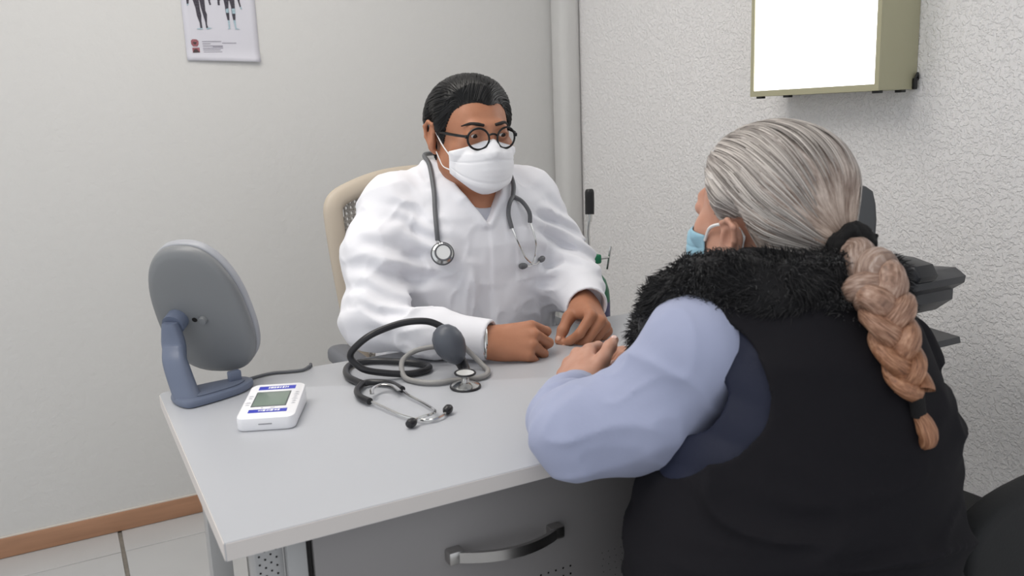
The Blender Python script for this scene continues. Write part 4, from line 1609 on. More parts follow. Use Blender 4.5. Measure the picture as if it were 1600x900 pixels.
# white coat
torso1 = loft([(0.50, 0.79, 1.752, 0.205, 0.150), (0.66, 0.787, 1.735, 0.205, 0.155), (0.76, 0.783, 1.718, 0.200, 0.155), (0.86, 0.779, 1.702, 0.198, 0.152), (0.94, 0.777, 1.690, 0.196, 0.142), (1.00, 0.776, 1.686, 0.180, 0.124), (1.045, 0.777, 1.686, 0.135, 0.100), (1.08, 0.779, 1.688, 0.090, 0.084), (1.105, 0.780, 1.69, 0.078, 0.080)])
slv1 = SDF()
slv1.chain([(0.70, 1.692, 1.055), (0.615, 1.692, 1.025), (0.562, 1.650, 0.93), (0.512, 1.580, 0.815), (0.598, 1.484, 0.797), (0.682, 1.392, 0.790)], [0.050, 0.060, 0.066, 0.055, 0.044, 0.039], 0.03)
slv1.chain([(0.86, 1.692, 1.05), (0.932, 1.688, 1.02), (0.970, 1.668, 0.93), (0.998, 1.640, 0.862), (0.968, 1.550, 0.832), (0.935, 1.452, 0.808)], [0.050, 0.060, 0.064, 0.060, 0.052, 0.044], 0.03)
collar1 = SDF()
for sx in (-1, 1):
    collar1.chain([(0.780, 1.770, 1.098), (0.780 + sx * 0.050, 1.752, 1.103), (0.780 + sx * 0.074, 1.705, 1.098), (0.778 + sx * 0.070, 1.645, 1.075), (0.772 + sx * 0.045, 1.590, 1.035), (0.768 + sx * 0.006, 1.560, 0.985)], [0.008, 0.008, 0.008, 0.0085, 0.009, 0.007], 0.008)


def coat(P):
    d0, d1 = torso1(P), slv1(P)
    ws = np.clip(0.5 + (d0 - d1) / 0.04, 0, 1)
    d = smin(d0, d1, 0.035)
    fd = np.minimum(np.linalg.norm(P - np.array((0.682, 1.392, 0.790)), axis=1), np.linalg.norm(P - np.array((0.935, 1.452, 0.808)), axis=1))
    fd = np.clip((fd - 0.065) / 0.05, 0, 1)
    d = d + fd * ((ws * folds(P, (9, 13, 21), 0.0085, 11, 0.7) + (1 - ws) * folds(P, (17, 12, 6), 0.0085, 15, 0.7)) * np.clip((1.09 - P[:, 2]) / 0.06, 0, 1) + folds(P, (30, 30, 24), 0.0028, 21))
    front = 1 / (1 + np.exp(np.clip((P[:, 1] - 1.645) / 0.006, -40, 40)))
    # creases bunching inside the elbows
    for c, r in (((0.545, 1.56, 0.85), 0.09), ((0.985, 1.60, 0.88), 0.09), ((0.60, 1.60, 0.93), 0.08), ((0.95, 1.60, 0.95), 0.08)):
        w = np.exp(-((P - np.array(c)) ** 2).sum(1) / r ** 2)
        d = d + 0.006 * w * np.sin((P @ np.array((60.0, 30.0, 120.0))) + 3 * vnoise(P * 15, 5))
    xp = 0.769 + 0.02 * (P[:, 2] - 0.9)
    d = d - 0.0030 / (1 + np.exp(-(P[:, 0] - xp) / 0.0010)) * front * np.clip((xp + 0.10 - P[:, 0]) / 0.05, 0, 1) * np.clip((1.0 - P[:, 2]) / 0.02, 0, 1)
    px = np.maximum(np.abs(P[:, 0] - 0.872) - 0.044, np.abs(P[:, 2] - 0.915) - 0.055)
    d = d - 0.0028 / (1 + np.exp(np.clip(px / 0.0008, -30, 30))) * front
    d = smin(d, collar1(P), 0.010)
    hw = np.interp(P[:, 2], [0.985, 1.06, 1.12], [0.0, 0.050, 0.072])
    V_ = np.maximum(np.maximum((np.abs(P[:, 0] - 0.770 - 0.1 * (P[:, 2] - 0.985)) - hw) * 0.8, P[:, 1] - 1.688), 0.985 - P[:, 2])
    d = smax(d, -V_, 0.004)
    d = cuff_cut(d, P, (0.682, 1.392, 0.790), (0.084, -0.092, -0.007), 0.0325)
    d = cuff_cut(d, P, (0.935, 1.452, 0.808), (-0.033, -0.098, -0.024), 0.038)
    return smax(d, np.minimum(0.7525 - P[:, 2], 1.560 - P[:, 1]), 0.002)


V, F = iso(coat, (0.38, 1.30, 0.48), (1.14, 1.92, 1.16), 0.0035, 4)
V = relax(V, F, 1, 0.5)
mesh_np('coat', V, F, m_coat, doc)


def tee(P):
    d = torso1(P) + 0.014
    nk = np.linalg.norm((P - np.array((0.780, 1.63, 1.075))) * np.array((1, 0.8, 0.9)), axis=1) - 0.064
    return smax(d, -nk, 0.004)


V, F = iso(tee, (0.56, 1.50, 0.85), (1.0, 1.86, 1.12), 0.004, 3)
mesh_np('undershirt', V, F, m_tee, doc)
# watch just inside the right cuff
wM = hframe(R_WR + RH[:3, 0] * -0.004, RH[:3, 0], RH[:3, 2])
ring = [wM[:3, 3] + wM[:3, 1] * 0.0325 * math.cos(a) + wM[:3, 2] * 0.0245 * math.sin(a) for a in np.linspace(0, 2 * math.pi, 25)[:-1]]
MB().tube(ring, 0.0045, 8, 2, True, flat=0.4).build('wrist_watch', m_steelb, doc, True)
# trousers and shoes under the desk
leg = SDF()
for sx in (-1, 1):
    leg.chain([(0.79 + sx * 0.09, 1.78, 0.575), (0.945 + sx * 0.10, 1.44, 0.55), (0.945 + sx * 0.10, 1.47, 0.10)], [0.095, 0.07, 0.055], 0.03)
V, F = iso(leg, (0.50, 1.25, 0.02), (1.20, 1.92, 0.72), 0.008, 3)
mesh_np('trousers', V, F, mat('navy_trousers', (44, 48, 60), 0.85), doc)
for sx in (-1, 1):
    s_ = SDF().chain([(0.945 + sx * 0.10, 1.50, 0.055), (0.945 + sx * 0.105, 1.43, 0.045), (0.945 + sx * 0.11, 1.32, 0.038)], [0.042, 0.042, 0.034], 0.02)
    V, F = iso(lambda P: np.maximum(s_(P), 0.002 - P[:, 2]), (0.7, 1.2, -0.01), (1.15, 1.6, 0.15), 0.006, 2)
    mesh_np('shoe', V, F, m_cframe, doc)

# ------------------------------------------------------------------ the doctor's own stethoscope
sd = thing('stethoscope', 'grey stethoscope hanging around the neck of the doctor', 'stethoscope', (0.76, 1.56, 0.95))


def on_coat(x, z, off):
    """point on the front of the coat, off metres proud of it"""
    ys = np.linspace(1.40, 1.75, 700)
    d = coat(np.stack([np.full(700, x), ys, np.full(700, z)], 1))
    i = np.argmax(d < off)
    return (x, ys[i], z)


tb = [on_coat(0.662, 0.960, 0.004), on_coat(0.662, 0.985, 0.005), on_coat(0.668, 1.02, 0.006), on_coat(0.676, 1.055, 0.007), (0.690, 1.66, 1.105), (0.700, 1.71, 1.122), (0.735, 1.765, 1.124), (0.785, 1.785, 1.122), (0.835, 1.768, 1.124), (0.862, 1.715, 1.120), (0.866, 1.665, 1.100), on_coat(0.852, 1.062, 0.008), on_coat(0.838, 1.035, 0.008)]
MB().tube(tb, 0.0048, 12, 6).build('tubing', m_dgrey, sd, True)
yk = [on_coat(0.838, 1.035, 0.008)]
ya = [yk[0], on_coat(0.822, 1.022, 0.008), on_coat(0.815, 1.0, 0.008), on_coat(0.818, 0.972, 0.007)]
yb = [yk[0], on_coat(0.858, 1.022, 0.008), on_coat(0.868, 1.0, 0.008), on_coat(0.868, 0.978, 0.007)]
b = MB().tube(ya, 0.0046, 12, 6)
b.tube(yb, 0.0046, 12, 6)
b.build('yoke', m_dgrey, sd, True)
et1 = [ya[-1], on_coat(0.828, 0.94, 0.008), on_coat(0.845, 0.908, 0.009), on_coat(0.868, 0.892, 0.009), on_coat(0.892, 0.898, 0.009)]
et2 = [yb[-1], on_coat(0.872, 0.94, 0.008), on_coat(0.872, 0.908, 0.008), on_coat(0.858, 0.891, 0.007), on_coat(0.838, 0.892, 0.007)]
MB().tube(et1, 0.0019, 8, 6).build('ear_tube', m_steelb, sd, True)
MB().tube(et2, 0.0019, 8, 6).build('ear_tube', m_steelb, sd, True)
for e, p in ((et1[-1], et1[-2]), (et2[-1], et2[-2])):
    e, p = np.array(e), np.array(p)
    MB().lathe([(0, -0.009), (0.0038, -0.009), (0.0062, -0.004), (0.0068, 0.003), (0.005, 0.008), (0, 0.0095)], 16, frame(e, z=e - p)).build('ear_tip', m_dgrey, sd, True)
cc = np.array(on_coat(0.664, 0.935, 0.002))
chestpiece(sd, frame(cc, z=(-0.30, -0.88, 0.25)), 0.0215, 0.0155, m_dgrey)
MB().tube([cc + np.array((-0.003, -0.010, 0.010)), cc + np.array((-0.002, -0.006, 0.02)), tb[0]], 0.003, 8, 4).build('stem', m_steelb, sd, True)
# ------------------------------------------------------------------ the patient
pat = thing('person', 'patient seen from behind with a long grey braid, black fur-collared vest and blue sleeve', 'person', (0.80, 0.68, 0.0))
m_skin2 = skin_mat('fair_skin', (184, 134, 112), (200, 154, 134))
m_nail2 = mat('nail_pink', (232, 196, 186), 0.3)
m_vest = mat('black_fleece', (25, 24, 28), 0.9, spec=0.2, bump=(380, 0.2, 0.0012))
m_navy = mat('navy_quilt', (30, 34, 52), 0.65, spec=0.3, bump=(90, 0.2, 0.003))
m_shirt = mat('pale_blue_cotton', (162, 168, 194), 0.85, spec=0.2, bump=(70, 0.12, 0.004), sheen=0.1)
PH = M4(rotz(math.radians(184)) @ rotx(math.radians(4)) * 0.98, (0.836, 0.848, 1.060))
ph_head = head_sdf(True, 1.0, -0.026, 0.84)
PL_W, PR_W = np.array((0.650, 1.040, 0.795)), np.array((0.842, 1.060, 0.805))
PLH = hframe(PL_W, (0.52, 0.80, 0.30), (-0.74, -0.12, 0.62))
plh, pln = hand_sdf(-1, ((34, 40, 24), (42, 46, 26), (50, 50, 28), (56, 50, 30)), ((0.72, 0.62, 0.05), (0.90, 0.42, -0.10), (0.95, 0.25, -0.22)), s=0.90)
PRH = hframe(PR_W, (-0.82, 0.50, 0.08), (0.18, -0.05, 0.95))
prh, prn = hand_sdf(1, ((50, 66, 34), (52, 66, 34), (56, 66, 34), (58, 64, 34)), ((0.80, 0.50, 0.10), (0.95, 0.20, 0.0), (0.98, 0.05, -0.05)), s=0.88)
pbody = SDF()
pbody.sub(ph_head.tr(PH), 0.001)
core = SDF()
core.cone((0.838, 0.80, 0.95), (0.825, 0.745, 0.86), 0.06, 0.09, 0.03)
core.cone((0.825, 0.745, 0.86), (0.795, 0.68, 0.52), 0.09, 0.12, 0.03)
for a, b_, c_, wr in (((0.675, 0.795, 0.925), (0.546, 0.885, 0.800), (0.592, 0.972, 0.797), PL_W), ((0.950, 0.785, 0.862), (1.050, 0.90, 0.800), (0.975, 0.985, 0.802), PR_W)):
    core.cone((0.836, 0.785, 0.955), a, 0.05, 0.042, 0.03)
    core.chain([a, (0.626, 0.834, 0.838) if a[0] < 0.8 else (1.012, 0.845, 0.828), b_, c_, wr], [0.036, 0.034, 0.030, 0.026, 0.021], 0.02)
pbody.sub(core, 0.03)
pbody.sub(plh.tr(PLH), 0.006)
g_ = SDF().sub(pbody, 0.001)
g_.sub(prh.tr(PRH), 0.002)
V, F = iso(g_, (0.48, 0.52, 0.38), (1.18, 1.36, 1.24), 0.0022, 4)
V = relax(V, F, 1, 0.4)
body2 = mesh_np('body', V, F, m_skin2, pat)
add_nails(pln, PLH, m_nail2, body2)
add_nails(prn, PRH, m_nail2, body2)
eyes(PH, pat)

# swept-back hair gathered into a tie
ps_ = scalp(1.0)
TIE = np.array((0.0, 0.120, -0.046))


def hair2(P):
    y, z = P[:, 1], P[:, 2]
    hl = np.interp(y, [-0.13, -0.084, -0.072, -0.056, -0.044, -0.034, -0.022, -0.010, 0.002, 0.026, 0.036, 0.055, 0.13], [0.090, 0.088, 0.084, 0.070, 0.052, 0.028, -0.004, -0.012, 0.000, 0.000, -0.035, -0.075, -0.085])
    g = z - hl
    t = np.clip(g / 0.03, 0, 1)
    th = 0.0012 + 0.0125 * t * t * (3 - 2 * t)
    th = np.where(g < 0, -0.006, th)
    d = ps_(P) - th
    a, b_ = np.array((0, 0.06, -0.015)), TIE
    tt = np.clip((P - a) @ (b_ - a) / ((b_ - a) @ (b_ - a)), 0, 1)
    cn = np.linalg.norm(P - a - tt[:, None] * (b_ - a), axis=1) - (0.062 + (0.022 - 0.062) * tt)
    d = smin(d, cn, 0.03)
    return smax(d, -g * 0.7 - 0.001, 0.003)


V, F = iso(hair2, (-0.12, -0.14, -0.12), (0.12, 0.17, 0.16), 0.002, 4)
Vh0 = V.copy()
axv = TIE - np.array((0, -0.01, 0.03))
axv /= np.linalg.norm(axv)
e1 = np.array((1.0, 0, 0))
e2 = np.cross(axv, e1)
W = V - np.array((0, -0.01, 0.03))
az = np.arctan2(W @ e2, W @ e1)
rd = np.linalg.norm(V - TIE, axis=1)
azs = az + 0.10 * vnoise(np.stack([az * 2.5, rd * 16, 0 * az], 1), 9)
Nn = normals(V, F)
ca_, sa_ = np.cos(azs), np.sin(azs)
V = V + Nn * (0.0022 * vnoise(np.stack([ca_ * 14, sa_ * 14, rd * 9], 1), 6) + 0.0013 * vnoise(np.stack([ca_ * 34, sa_ * 34, rd * 12], 1), 7))[:, None]
tint = np.clip(1.25 - rd / 0.13, 0, 1)
m_hair2 = bpy.data.materials.new('silver_hair')
m_hair2.use_nodes = True
nt = m_hair2.node_tree
L = nt.links.new
pb = nt.nodes['Principled BSDF']
pb.inputs['Roughness'].default_value = 0.45
pb.inputs['Specular IOR Level'].default_value = 0.35
at = nt.nodes.new('ShaderNodeAttribute')
at.attribute_name = 'flow'
mp = nt.nodes.new('ShaderNodeMapping')
mp.inputs['Scale'].default_value = (30, 30, 10)
L(at.outputs['Vector'], mp.inputs['Vector'])
n1 = nt.nodes.new('ShaderNodeTexNoise')
n1.inputs['Scale'].default_value = 1.0
n1.inputs['Detail'].default_value = 6
n1.inputs['Roughness'].default_value = 0.7
L(mp.outputs['Vector'], n1.inputs['Vector'])
mp2 = nt.nodes.new('ShaderNodeMapping')
mp2.inputs['Scale'].default_value = (5.5, 5.5, 7)
L(at.outputs['Vector'], mp2.inputs['Vector'])
n2 = nt.nodes.new('ShaderNodeTexNoise')
n2.inputs['Scale'].default_value = 1.0
n2.inputs['Detail'].default_value = 3
L(mp2.outputs['Vector'], n2.inputs['Vector'])
mixn = nt.nodes.new('ShaderNodeMath')
mixn.operation = 'MULTIPLY_ADD'
mixn.inputs[1].default_value = 0.45
L(n2.outputs['Fac'], mixn.inputs[0])
hlf = nt.nodes.new('ShaderNodeMath')
hlf.operation = 'MULTIPLY'
hlf.inputs[1].default_value = 0.55
L(n1.outputs['Fac'], hlf.inputs[0])
L(hlf.outputs[0], mixn.inputs[2])
rp = nt.nodes.new('ShaderNodeValToRGB')
el = rp.color_ramp.elements
el[0].position, el[0].color = 0.37, lin((82, 75, 72))
el[1].position, el[1].color = 0.63, lin((216, 210, 204))
e_ = el.new(0.48)
e_.color = lin((143, 134, 129))
L(mixn.outputs[0], rp.inputs['Fac'])
rp2 = nt.nodes.new('ShaderNodeValToRGB')
el = rp2.color_ramp.elements
el[0].position, el[0].color = 0.37, lin((132, 108, 94))
el[1].position, el[1].color = 0.64, lin((218, 196, 180))
L(mixn.outputs[0], rp2.inputs['Fac'])
ta = nt.nodes.new('ShaderNodeAttribute')
ta.attribute_name = 'tint'
mx = nt.nodes.new('ShaderNodeMix')
mx.data_type = 'RGBA'
L(ta.outputs['Fac'], mx.inputs['Factor'])
L(rp.outputs['Color'], mx.inputs['A'])
L(rp2.outputs['Color'], mx.inputs['B'])
L(mx.outputs['Result'], pb.inputs['Base Color'])
bpn = nt.nodes.new('ShaderNodeBump')
bpn.inputs['Strength'].default_value = 0.7
bpn.inputs['Distance'].default_value = 0.0015
L(n1.outputs['Fac'], bpn.inputs['Height'])
L(bpn.outputs['Normal'], pb.inputs['Normal'])
hair_o = mesh_np('hair', to_world(V, PH), F, m_hair2, pat, attrs={'flow': np.stack([ca_, sa_, rd * 4], 1), 'tint': tint})

# loose locks lying on the hair and running into the tie
rng = np.random.default_rng(4)
keep = np.where((Vh0[:, 1] < 0.085))[0]
S_ = Vh0[rng.choice(keep, 1500)]
tilt_ = 0.35


def flow2(P):
    return (TIE - P) + 0.25 * np.stack([0 * P[:, 0], 0 * P[:, 0], vnoise(P * 22, 3)], 1) * np.linalg.norm(TIE - P, axis=1)[:, None]


Vc, Fc, ac = comb(hair2, S_, flow2, 12, 0.0065, 0.0022, 0.0009, rng)
m_lock = bpy.data.materials.new('silver_lock')
m_lock.use_nodes = True
nt = m_lock.node_tree
lk = nt.nodes['Principled BSDF']
lk.inputs['Roughness'].default_value = 0.45
la = nt.nodes.new('ShaderNodeAttribute')
la.attribute_name = 'shade'
lr = nt.nodes.new('ShaderNodeValToRGB')
lr.color_ramp.elements[0].position, lr.color_ramp.elements[0].color = 0.0, lin((112, 104, 99))
lr.color_ramp.elements[1].position, lr.color_ramp.elements[1].color = 1.0, lin((212, 204, 197))
nt.links.new(la.outputs['Fac'], lr.inputs['Fac'])
nt.links.new(lr.outputs['Color'], lk.inputs['Base Color'])
lo2 = mesh_np('loose_locks', to_world(Vc, PH), Fc, m_lock, hair_o, attrs={'shade': ac})
lo2['kind'] = 'stuff'

# fabric hair tie
tie_w = to_world(TIE, PH)
tdir = to_world(TIE + axv * 0.03, PH) - tie_w
tdir /= np.linalg.norm(tdir)
sc = SDF()
Mt = frame(tie_w + tdir * 0.006, z=tdir)
pts = [to_world((0.024 * math.cos(a), 0.024 * math.sin(a), 0.0), Mt) for a in np.linspace(0, 2 * math.pi, 17)[:-1]]
for i in range(16):
    sc.cone(pts[i], pts[(i + 1) % 16], 0.0150, 0.0150, 0.004)
scf = lambda P: sc(P) + 0.005 * vnoise(P * 75, 4) + 0.002 * vnoise(P * 220, 5)
V, F = iso(scf, tie_w - 0.07, tie_w + 0.07, 0.002, 3)
mesh_np('scrunchie', V, F, mat('black_velvet', (20, 19, 20), 0.9, bump=(500, 0.5, 0.002)), pat)


def braid(path, w0, w1, turns):
    P = smooth(path, 24)
    n = len(P)
    T = np.gradient(P, axis=0)
    T /= np.linalg.norm(T, axis=1)[:, None]
    side = np.cross(T, np.array((0.55, 0.83, 0)))
    side /= np.linalg.norm(side, axis=1)[:, None]
    nrm_ = np.cross(side, T)
    s_ = np.linspace(0, 1, n)
    wd = w0 + (w1 - w0) * s_
    out = []
    for k in range(3):
        ph_ = 2 * math.pi * (turns * (s_ + 0.15 * s_ * s_) + k / 3)
        c = P + side * (wd * 0.50 * np.sin(ph_))[:, None] + nrm_ * (wd * 0.30 * np.sin(2 * ph_))[:, None]
        r = wd * (0.40 + 0.07 * np.cos(2 * ph_))
        out.append((c, r, s_))
    return out


bpath = [tie_w + tdir * 0.022 + np.array((0, 0, -0.008)), (0.818, 0.672, 1.000), (0.811, 0.645, 0.988), (0.804, 0.627, 0.958), (0.805, 0.611, 0.918), (0.813, 0.599, 0.882)]
m_braid = hair_mat('braid_hair', [(0.32, (112, 84, 68)), (0.5, (172, 140, 118)), (0.7, (222, 198, 178))], 0.45, (260, 30, 0), 0.8)
# greyer at the top, warmer towards the tip (grown-out dye)
nt = m_braid.node_tree
pb = nt.nodes['Principled BSDF']
src_ = pb.inputs['Base Color'].links[0].from_socket
ta = nt.nodes.new('ShaderNodeAttribute')
ta.attribute_name = 'along'
rr_ = nt.nodes.new('ShaderNodeValToRGB')
rr_.color_ramp.elements[0].position, rr_.color_ramp.elements[0].color = 0.2, lin((222, 228, 240))
rr_.color_ramp.elements[1].position, rr_.color_ramp.elements[1].color = 0.8, lin((226, 194, 170))
nt.links.new(ta.outputs['Fac'], rr_.inputs['Fac'])
mx = nt.nodes.new('ShaderNodeMix')
mx.data_type = 'RGBA'
mx.blend_type = 'MULTIPLY'
mx.inputs['Factor'].default_value = 1.0
nt.links.new(src_, mx.inputs['A'])
nt.links.new(rr_.outputs['Color'], mx.inputs['B'])
nt.links.new(mx.outputs['Result'], pb.inputs['Base Color'])


def strand(name, c, r, s_, parent, m, seg=14, twist=3.0):
    b = MB().tube(c, r, seg, 1, cap=True)
    V = b.v[0]
    n = len(c)
    k = np.tile(np.arange(seg), n)
    i = np.repeat(np.arange(n), seg)
    across = np.sin(2 * math.pi * k / seg + i * 0.02) * 0.02
    al_ = np.repeat(s_, seg)
    F4 = np.array([q for q in b.f if len(q) == 4])
    Nn = normals(V, F4)
    V = V + Nn * (0.0012 * vnoise(np.stack([across * 220, np.cos(2 * math.pi * k / seg) * 4, al_ * 22], 1), 12))[:, None]
    return mesh_np(name, V, F4, m, parent, attrs={'flow': np.stack([across + 0.011 * np.cos(2 * math.pi * k / seg), al_, 0 * al_], 1), 'along': al_})


for c, r, s_ in braid(bpath, 0.050, 0.026, 1.75):
    strand('braid_strand', c, r, s_, pat, m_braid)
e_ = np.array(bpath[-1])
MB().tube([e_ + (0, 0, 0.004), e_ + (0.003, -0.003, -0.012), e_ + (0.006, -0.004, -0.028)], [0.011, 0.0085, 0.0085], 14, 6).build('braid_tie', MATS['black_velvet'], pat, True)
tp = smooth([e_ + (0.006, -0.004, -0.026), e_ + (0.008, -0.010, -0.036), e_ + (0.010, -0.014, -0.050), e_ + (0.014, -0.008, -0.058), e_ + (0.022, 0.000, -0.052), e_ + (0.024, 0.004, -0.040)], 8)
strand('braid_tail', tp, np.interp(np.linspace(0, 1, len(tp)), [0, 0.3, 0.7, 1], [0.007, 0.011, 0.009, 0.003]), np.linspace(0.9, 1, len(tp)), pat, m_braid)

# mask, loop and earring
G = mask_grid(ph_head, 'surgical')
m_bmask = mat('blue_mask', (148, 188, 206), 0.7, bump=(200, 0.1, 0.001))
pm = MB().grid(to_world(G.reshape(-1, 3), PH).reshape(G.shape)).build('face_mask', m_bmask, pat, True, ang=None, solid=0.0012)
for sx in (-1, 1):
    e0, e1_ = G[34, 60 if sx > 0 else 0], G[6, 60 if sx > 0 else 0]
    b = MB()
    b.tube([to_world(p, PH) for p in (e0, (sx * 0.0765, -0.034, -0.014), (sx * 0.083, -0.004, -0.008), (sx * 0.081, 0.018, -0.011), (sx * 0.074, 0.024, -0.026))], 0.0022, 6, 6)
    b.tube([to_world(p, PH) for p in (e1_, (sx * 0.074, -0.032, -0.062), (sx * 0.080, -0.006, -0.040), (sx * 0.077, 0.016, -0.048), (sx * 0.074, 0.024, -0.026))], 0.0018, 6, 6)
    b.build('ear_loop', m_loop, pm)
    b = MB().sphere((0, 0, 0), 0.0042)
    b.v[0] = b.v[0] + to_world((sx * 0.085, 0.000, -0.051), PH)
    b.build('earring', mat('pearl', (236, 232, 228), 0.2), pat, True, ang=None)

# vest, lining and sleeves
torso2 = loft([(0.42, 0.770, 0.725, 0.220, 0.178), (0.56, 0.770, 0.728, 0.222, 0.180), (0.68, 0.775, 0.728, 0.220, 0.178), (0.78, 0.795, 0.732, 0.205, 0.160), (0.86, 0.806, 0.740, 0.180, 0.135), (0.92, 0.808, 0.752, 0.158, 0.120), (0.96, 0.818, 0.765, 0.130, 0.104), (0.99, 0.834, 0.780, 0.105, 0.090), (1.02, 0.836, 0.79, 0.078, 0.078)], 2.0)
sh2 = SDF()
sh2.cone((0.75, 0.785, 0.965), (0.680, 0.795, 0.925), 0.050, 0.060, 0.03)
sh2.cone((0.890, 0.785, 0.930), (0.962, 0.778, 0.852), 0.046, 0.052, 0.03)
ARM = np.array((0.646, 0.792, 0.862))


def armhole(P, grow):
    w = (P - ARM) @ roty(0.25)
    q = np.sqrt((w[:, 0] / (0.100 + grow)) ** 2 + (w[:, 1] / (0.125 + grow)) ** 2 + (w[:, 2] / (0.102 + grow)) ** 2)
    return (q - 1) * 0.10


def vest(P):
    d = smin(torso2(P), sh2(P), 0.04)
    d = smin(d, np.linalg.norm((P - np.array((1.022, 0.770, 0.845))) / np.array((0.8, 0.9, 1.2)), axis=1) * 0.85 - 0.045, 0.025)
    d = d + (folds(P, (5, 5, 15), 0.015, 31, 0.8) + folds(P, (9, 9, 26), 0.004, 37, 0.8)) * np.clip((0.93 - P[:, 2]) / 0.12, 0, 1)
    return smax(d, -armhole(P, 0.0), 0.006)


V, F = iso(vest, (0.50, 0.44, 0.40), (1.16, 0.98, 1.06), 0.0045, 4)
V = relax(V, F, 1, 0.5)
vest_o = mesh_np('vest', V, F, m_vest, pat)


def lining(P):
    d = smin(torso2(P), sh2(P), 0.04) + 0.010
    d = d - 0.0025 * np.abs(np.sin((P[:, 2] * 0.9 + P[:, 0] * 0.5) * 62))
    return smax(d, -(armhole(P, -0.050)), 0.004)


V, F = iso(lining, (0.52, 0.50, 0.60), (1.12, 0.96, 1.03), 0.0045, 4)
mesh_np('vest_lining', V, F, m_navy, pat)
sl2 = SDF()
sl2.chain([(0.700, 0.785, 0.915), (0.666, 0.790, 0.914), (0.624, 0.834, 0.832), (0.546, 0.882, 0.800), (0.562, 0.930, 0.798), (0.600, 0.978, 0.797), (0.641, 1.025, 0.796)], [0.055, 0.066, 0.060, 0.056, 0.049, 0.043, 0.037], 0.018)
sl2.ell((0.625, 0.848, 0.785), (0.060, 0.042, 0.048), k=0.03)
sl2.ell((0.648, 0.812, 0.850), (0.064, 0.058, 0.075), k=0.03)
sl2.ell((0.655, 0.815, 0.800), (0.050, 0.045, 0.048), k=0.03)


def sleeve_l(P):
    d = sl2(P)
    fd = np.clip((np.linalg.norm(P - np.array((0.641, 1.025, 0.796)), axis=1) - 0.06) / 0.05, 0, 1)
    d = d + fd * (folds(P, (11, 11, 14), 0.006, 41, 0.8) + folds(P, (26, 22, 22), 0.0025, 47))
    for c, r in (((0.57, 0.91, 0.82), 0.05), ((0.59, 0.96, 0.82), 0.04)):
        w = np.exp(-((P - np.array(c)) ** 2).sum(1) / r ** 2)
        d = d + 0.005 * w * np.sin(P @ np.array((60.0, 130.0, 30.0)) + 2 * vnoise(P * 20, 8))
    d = cuff_cut(d, P, (0.641, 1.025, 0.796), (0.041, 0.047, -0.001), 0.0315)
    return smax(d, np.minimum(0.7525 - P[:, 2], P[:, 1] - 0.918), 0.002)


V, F = iso(sleeve_l, (0.44, 0.70, 0.66), (0.80, 1.14, 1.03), 0.0035, 4)
V = relax(V, F, 1, 0.5)
mesh_np('sleeve', V, F, m_shirt, pat)
sr2 = SDF()
sr2.chain([(0.940, 0.790, 0.868), (0.965, 0.795, 0.855), (1.012, 0.85, 0.822), (1.048, 0.905, 0.806), (0.975, 0.985, 0.806), (0.862, 1.050, 0.806)], [0.045, 0.052, 0.056, 0.052, 0.046, 0.039], 0.04)


def sleeve_r(P):
    d = sr2(P) + folds(P, (11, 11, 14), 0.007, 51, 0.8)
    d = cuff_cut(d, P, (0.866, 1.048, 0.806), (-0.113, 0.065, 0.0), 0.034)
    return smax(d, np.minimum(0.7525 - P[:, 2], P[:, 1] - 0.918), 0.002)


V, F = iso(sleeve_r, (0.78, 0.68, 0.66), (1.18, 1.14, 1.03), 0.005, 3)
mesh_np('sleeve', V, F, m_shirt, pat)

# shawl collar of fur
fc = SDF()
cpath = [(0.755, 0.935, 0.800), (0.728, 0.922, 0.880), (0.690, 0.872, 0.942), (0.685, 0.810, 0.985), (0.750, 0.735, 0.990), (0.838, 0.705, 0.988), (0.912, 0.742, 0.970), (0.950, 0.810, 0.945), (0.955, 0.880, 0.915), (0.945, 0.930, 0.860), (0.925, 0.950, 0.800)]
cpth = smooth(cpath, 4)
for i in range(len(cpth) - 1):
    fc.cone(cpth[i], cpth[i + 1], 0.032, 0.032, 0.01)
    dn = np.array((0, 0, -0.030))
    out_ = (cpth[i] - np.array((0.838, 0.82, cpth[i][2])))
    out_ = out_ / (np.linalg.norm(out_) + 1e-6) * 0.012
    fc.cone(cpth[i] + dn + out_, cpth[i + 1] + dn + out_, 0.024, 0.024, 0.02)
furf = lambda P: fc(P) + 0.006 * vnoise(P * 45, 3)
V, F = iso(furf, (0.58, 0.62, 0.70), (1.09, 1.06, 1.06), 0.005, 3)
m_fur = mat('black_fur', (22, 21, 23), 0.75, spec=0.25, sheen=0.2)
fo = mesh_np('fur_collar', V, F, m_fur, pat)
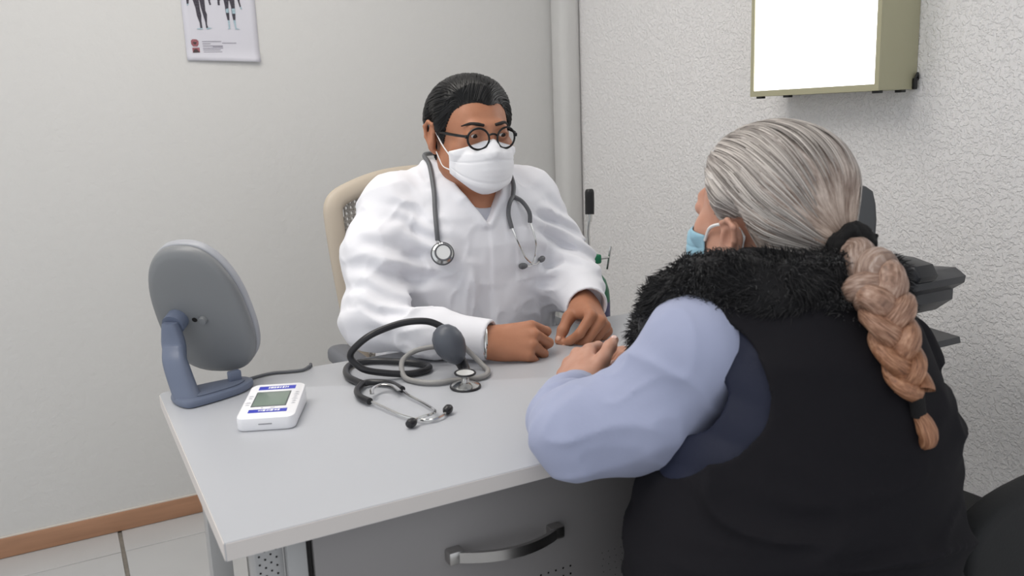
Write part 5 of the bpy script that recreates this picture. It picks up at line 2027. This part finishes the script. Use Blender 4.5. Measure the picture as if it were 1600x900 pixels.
# short pile: tapered curved tufts standing on the collar
rng = np.random.default_rng(5)
Nn = normals(V, F)
sel = rng.integers(0, len(F), 26000)
C4 = V[F[sel]]
wq = rng.dirichlet((1, 1, 1, 1), len(sel))
base = (C4 * wq[:, :, None]).sum(1)
nb_ = Nn[F[sel, 0]]
sw = np.stack([vnoise(base * 28, 71), vnoise(base * 28, 72), vnoise(base * 28, 73)], 1)
dr_ = nb_ * 0.7 + sw * 0.75 + rng.normal(0, 0.25, base.shape) + np.array((0, 0, -0.25))
dr_ /= np.linalg.norm(dr_, axis=1)[:, None]
ln = rng.uniform(0.008, 0.017, len(sel))[:, None]
sd_ = np.cross(dr_, rng.normal(0, 1, base.shape))
sd_ /= np.linalg.norm(sd_, axis=1)[:, None]
w_ = 0.0007
mid = base + dr_ * ln * 0.55 + np.array((0, 0, 0.001))
tip = base + dr_ * ln + sw * 0.004 + np.array((0, 0, -0.002))
Vf = np.stack([base - sd_ * w_ * 1.3, base + sd_ * w_ * 1.3, mid + sd_ * w_, mid - sd_ * w_, tip + sd_ * w_ * 0.15, tip - sd_ * w_ * 0.15], 1).reshape(-1, 3)
k6 = np.arange(len(sel))[:, None] * 6
Ff = np.concatenate([k6 + np.array([[0, 1, 2, 3]]), k6 + np.array([[3, 2, 4, 5]])])
fp = mesh_np('fur_pile', Vf, Ff, m_fur, fo)
fp['kind'] = 'stuff'

# trousers and shoes
leg = SDF()
for sx in (-1, 1):
    leg.chain([(0.775 + sx * 0.09, 0.70, 0.555), (0.93 + sx * 0.09, 1.07, 0.535), (0.93 + sx * 0.09, 1.05, 0.10)], [0.09, 0.068, 0.05], 0.03)
V, F = iso(leg, (0.55, 0.52, 0.02), (1.18, 1.22, 0.70), 0.008, 3)
mesh_np('trousers', V, F, mat('black_trousers', (26, 26, 30), 0.85), pat)
for sx in (-1, 1):
    s2_ = SDF().chain([(0.93 + sx * 0.09, 1.03, 0.055), (0.93 + sx * 0.093, 1.10, 0.045), (0.93 + sx * 0.095, 1.19, 0.038)], [0.038, 0.038, 0.032], 0.02)
    V, F = iso(lambda P: np.maximum(s2_(P), 0.002 - P[:, 2]), (0.75, 0.95, -0.01), (1.12, 1.28, 0.15), 0.006, 2)
    mesh_np('shoe', V, F, m_cframe, pat)
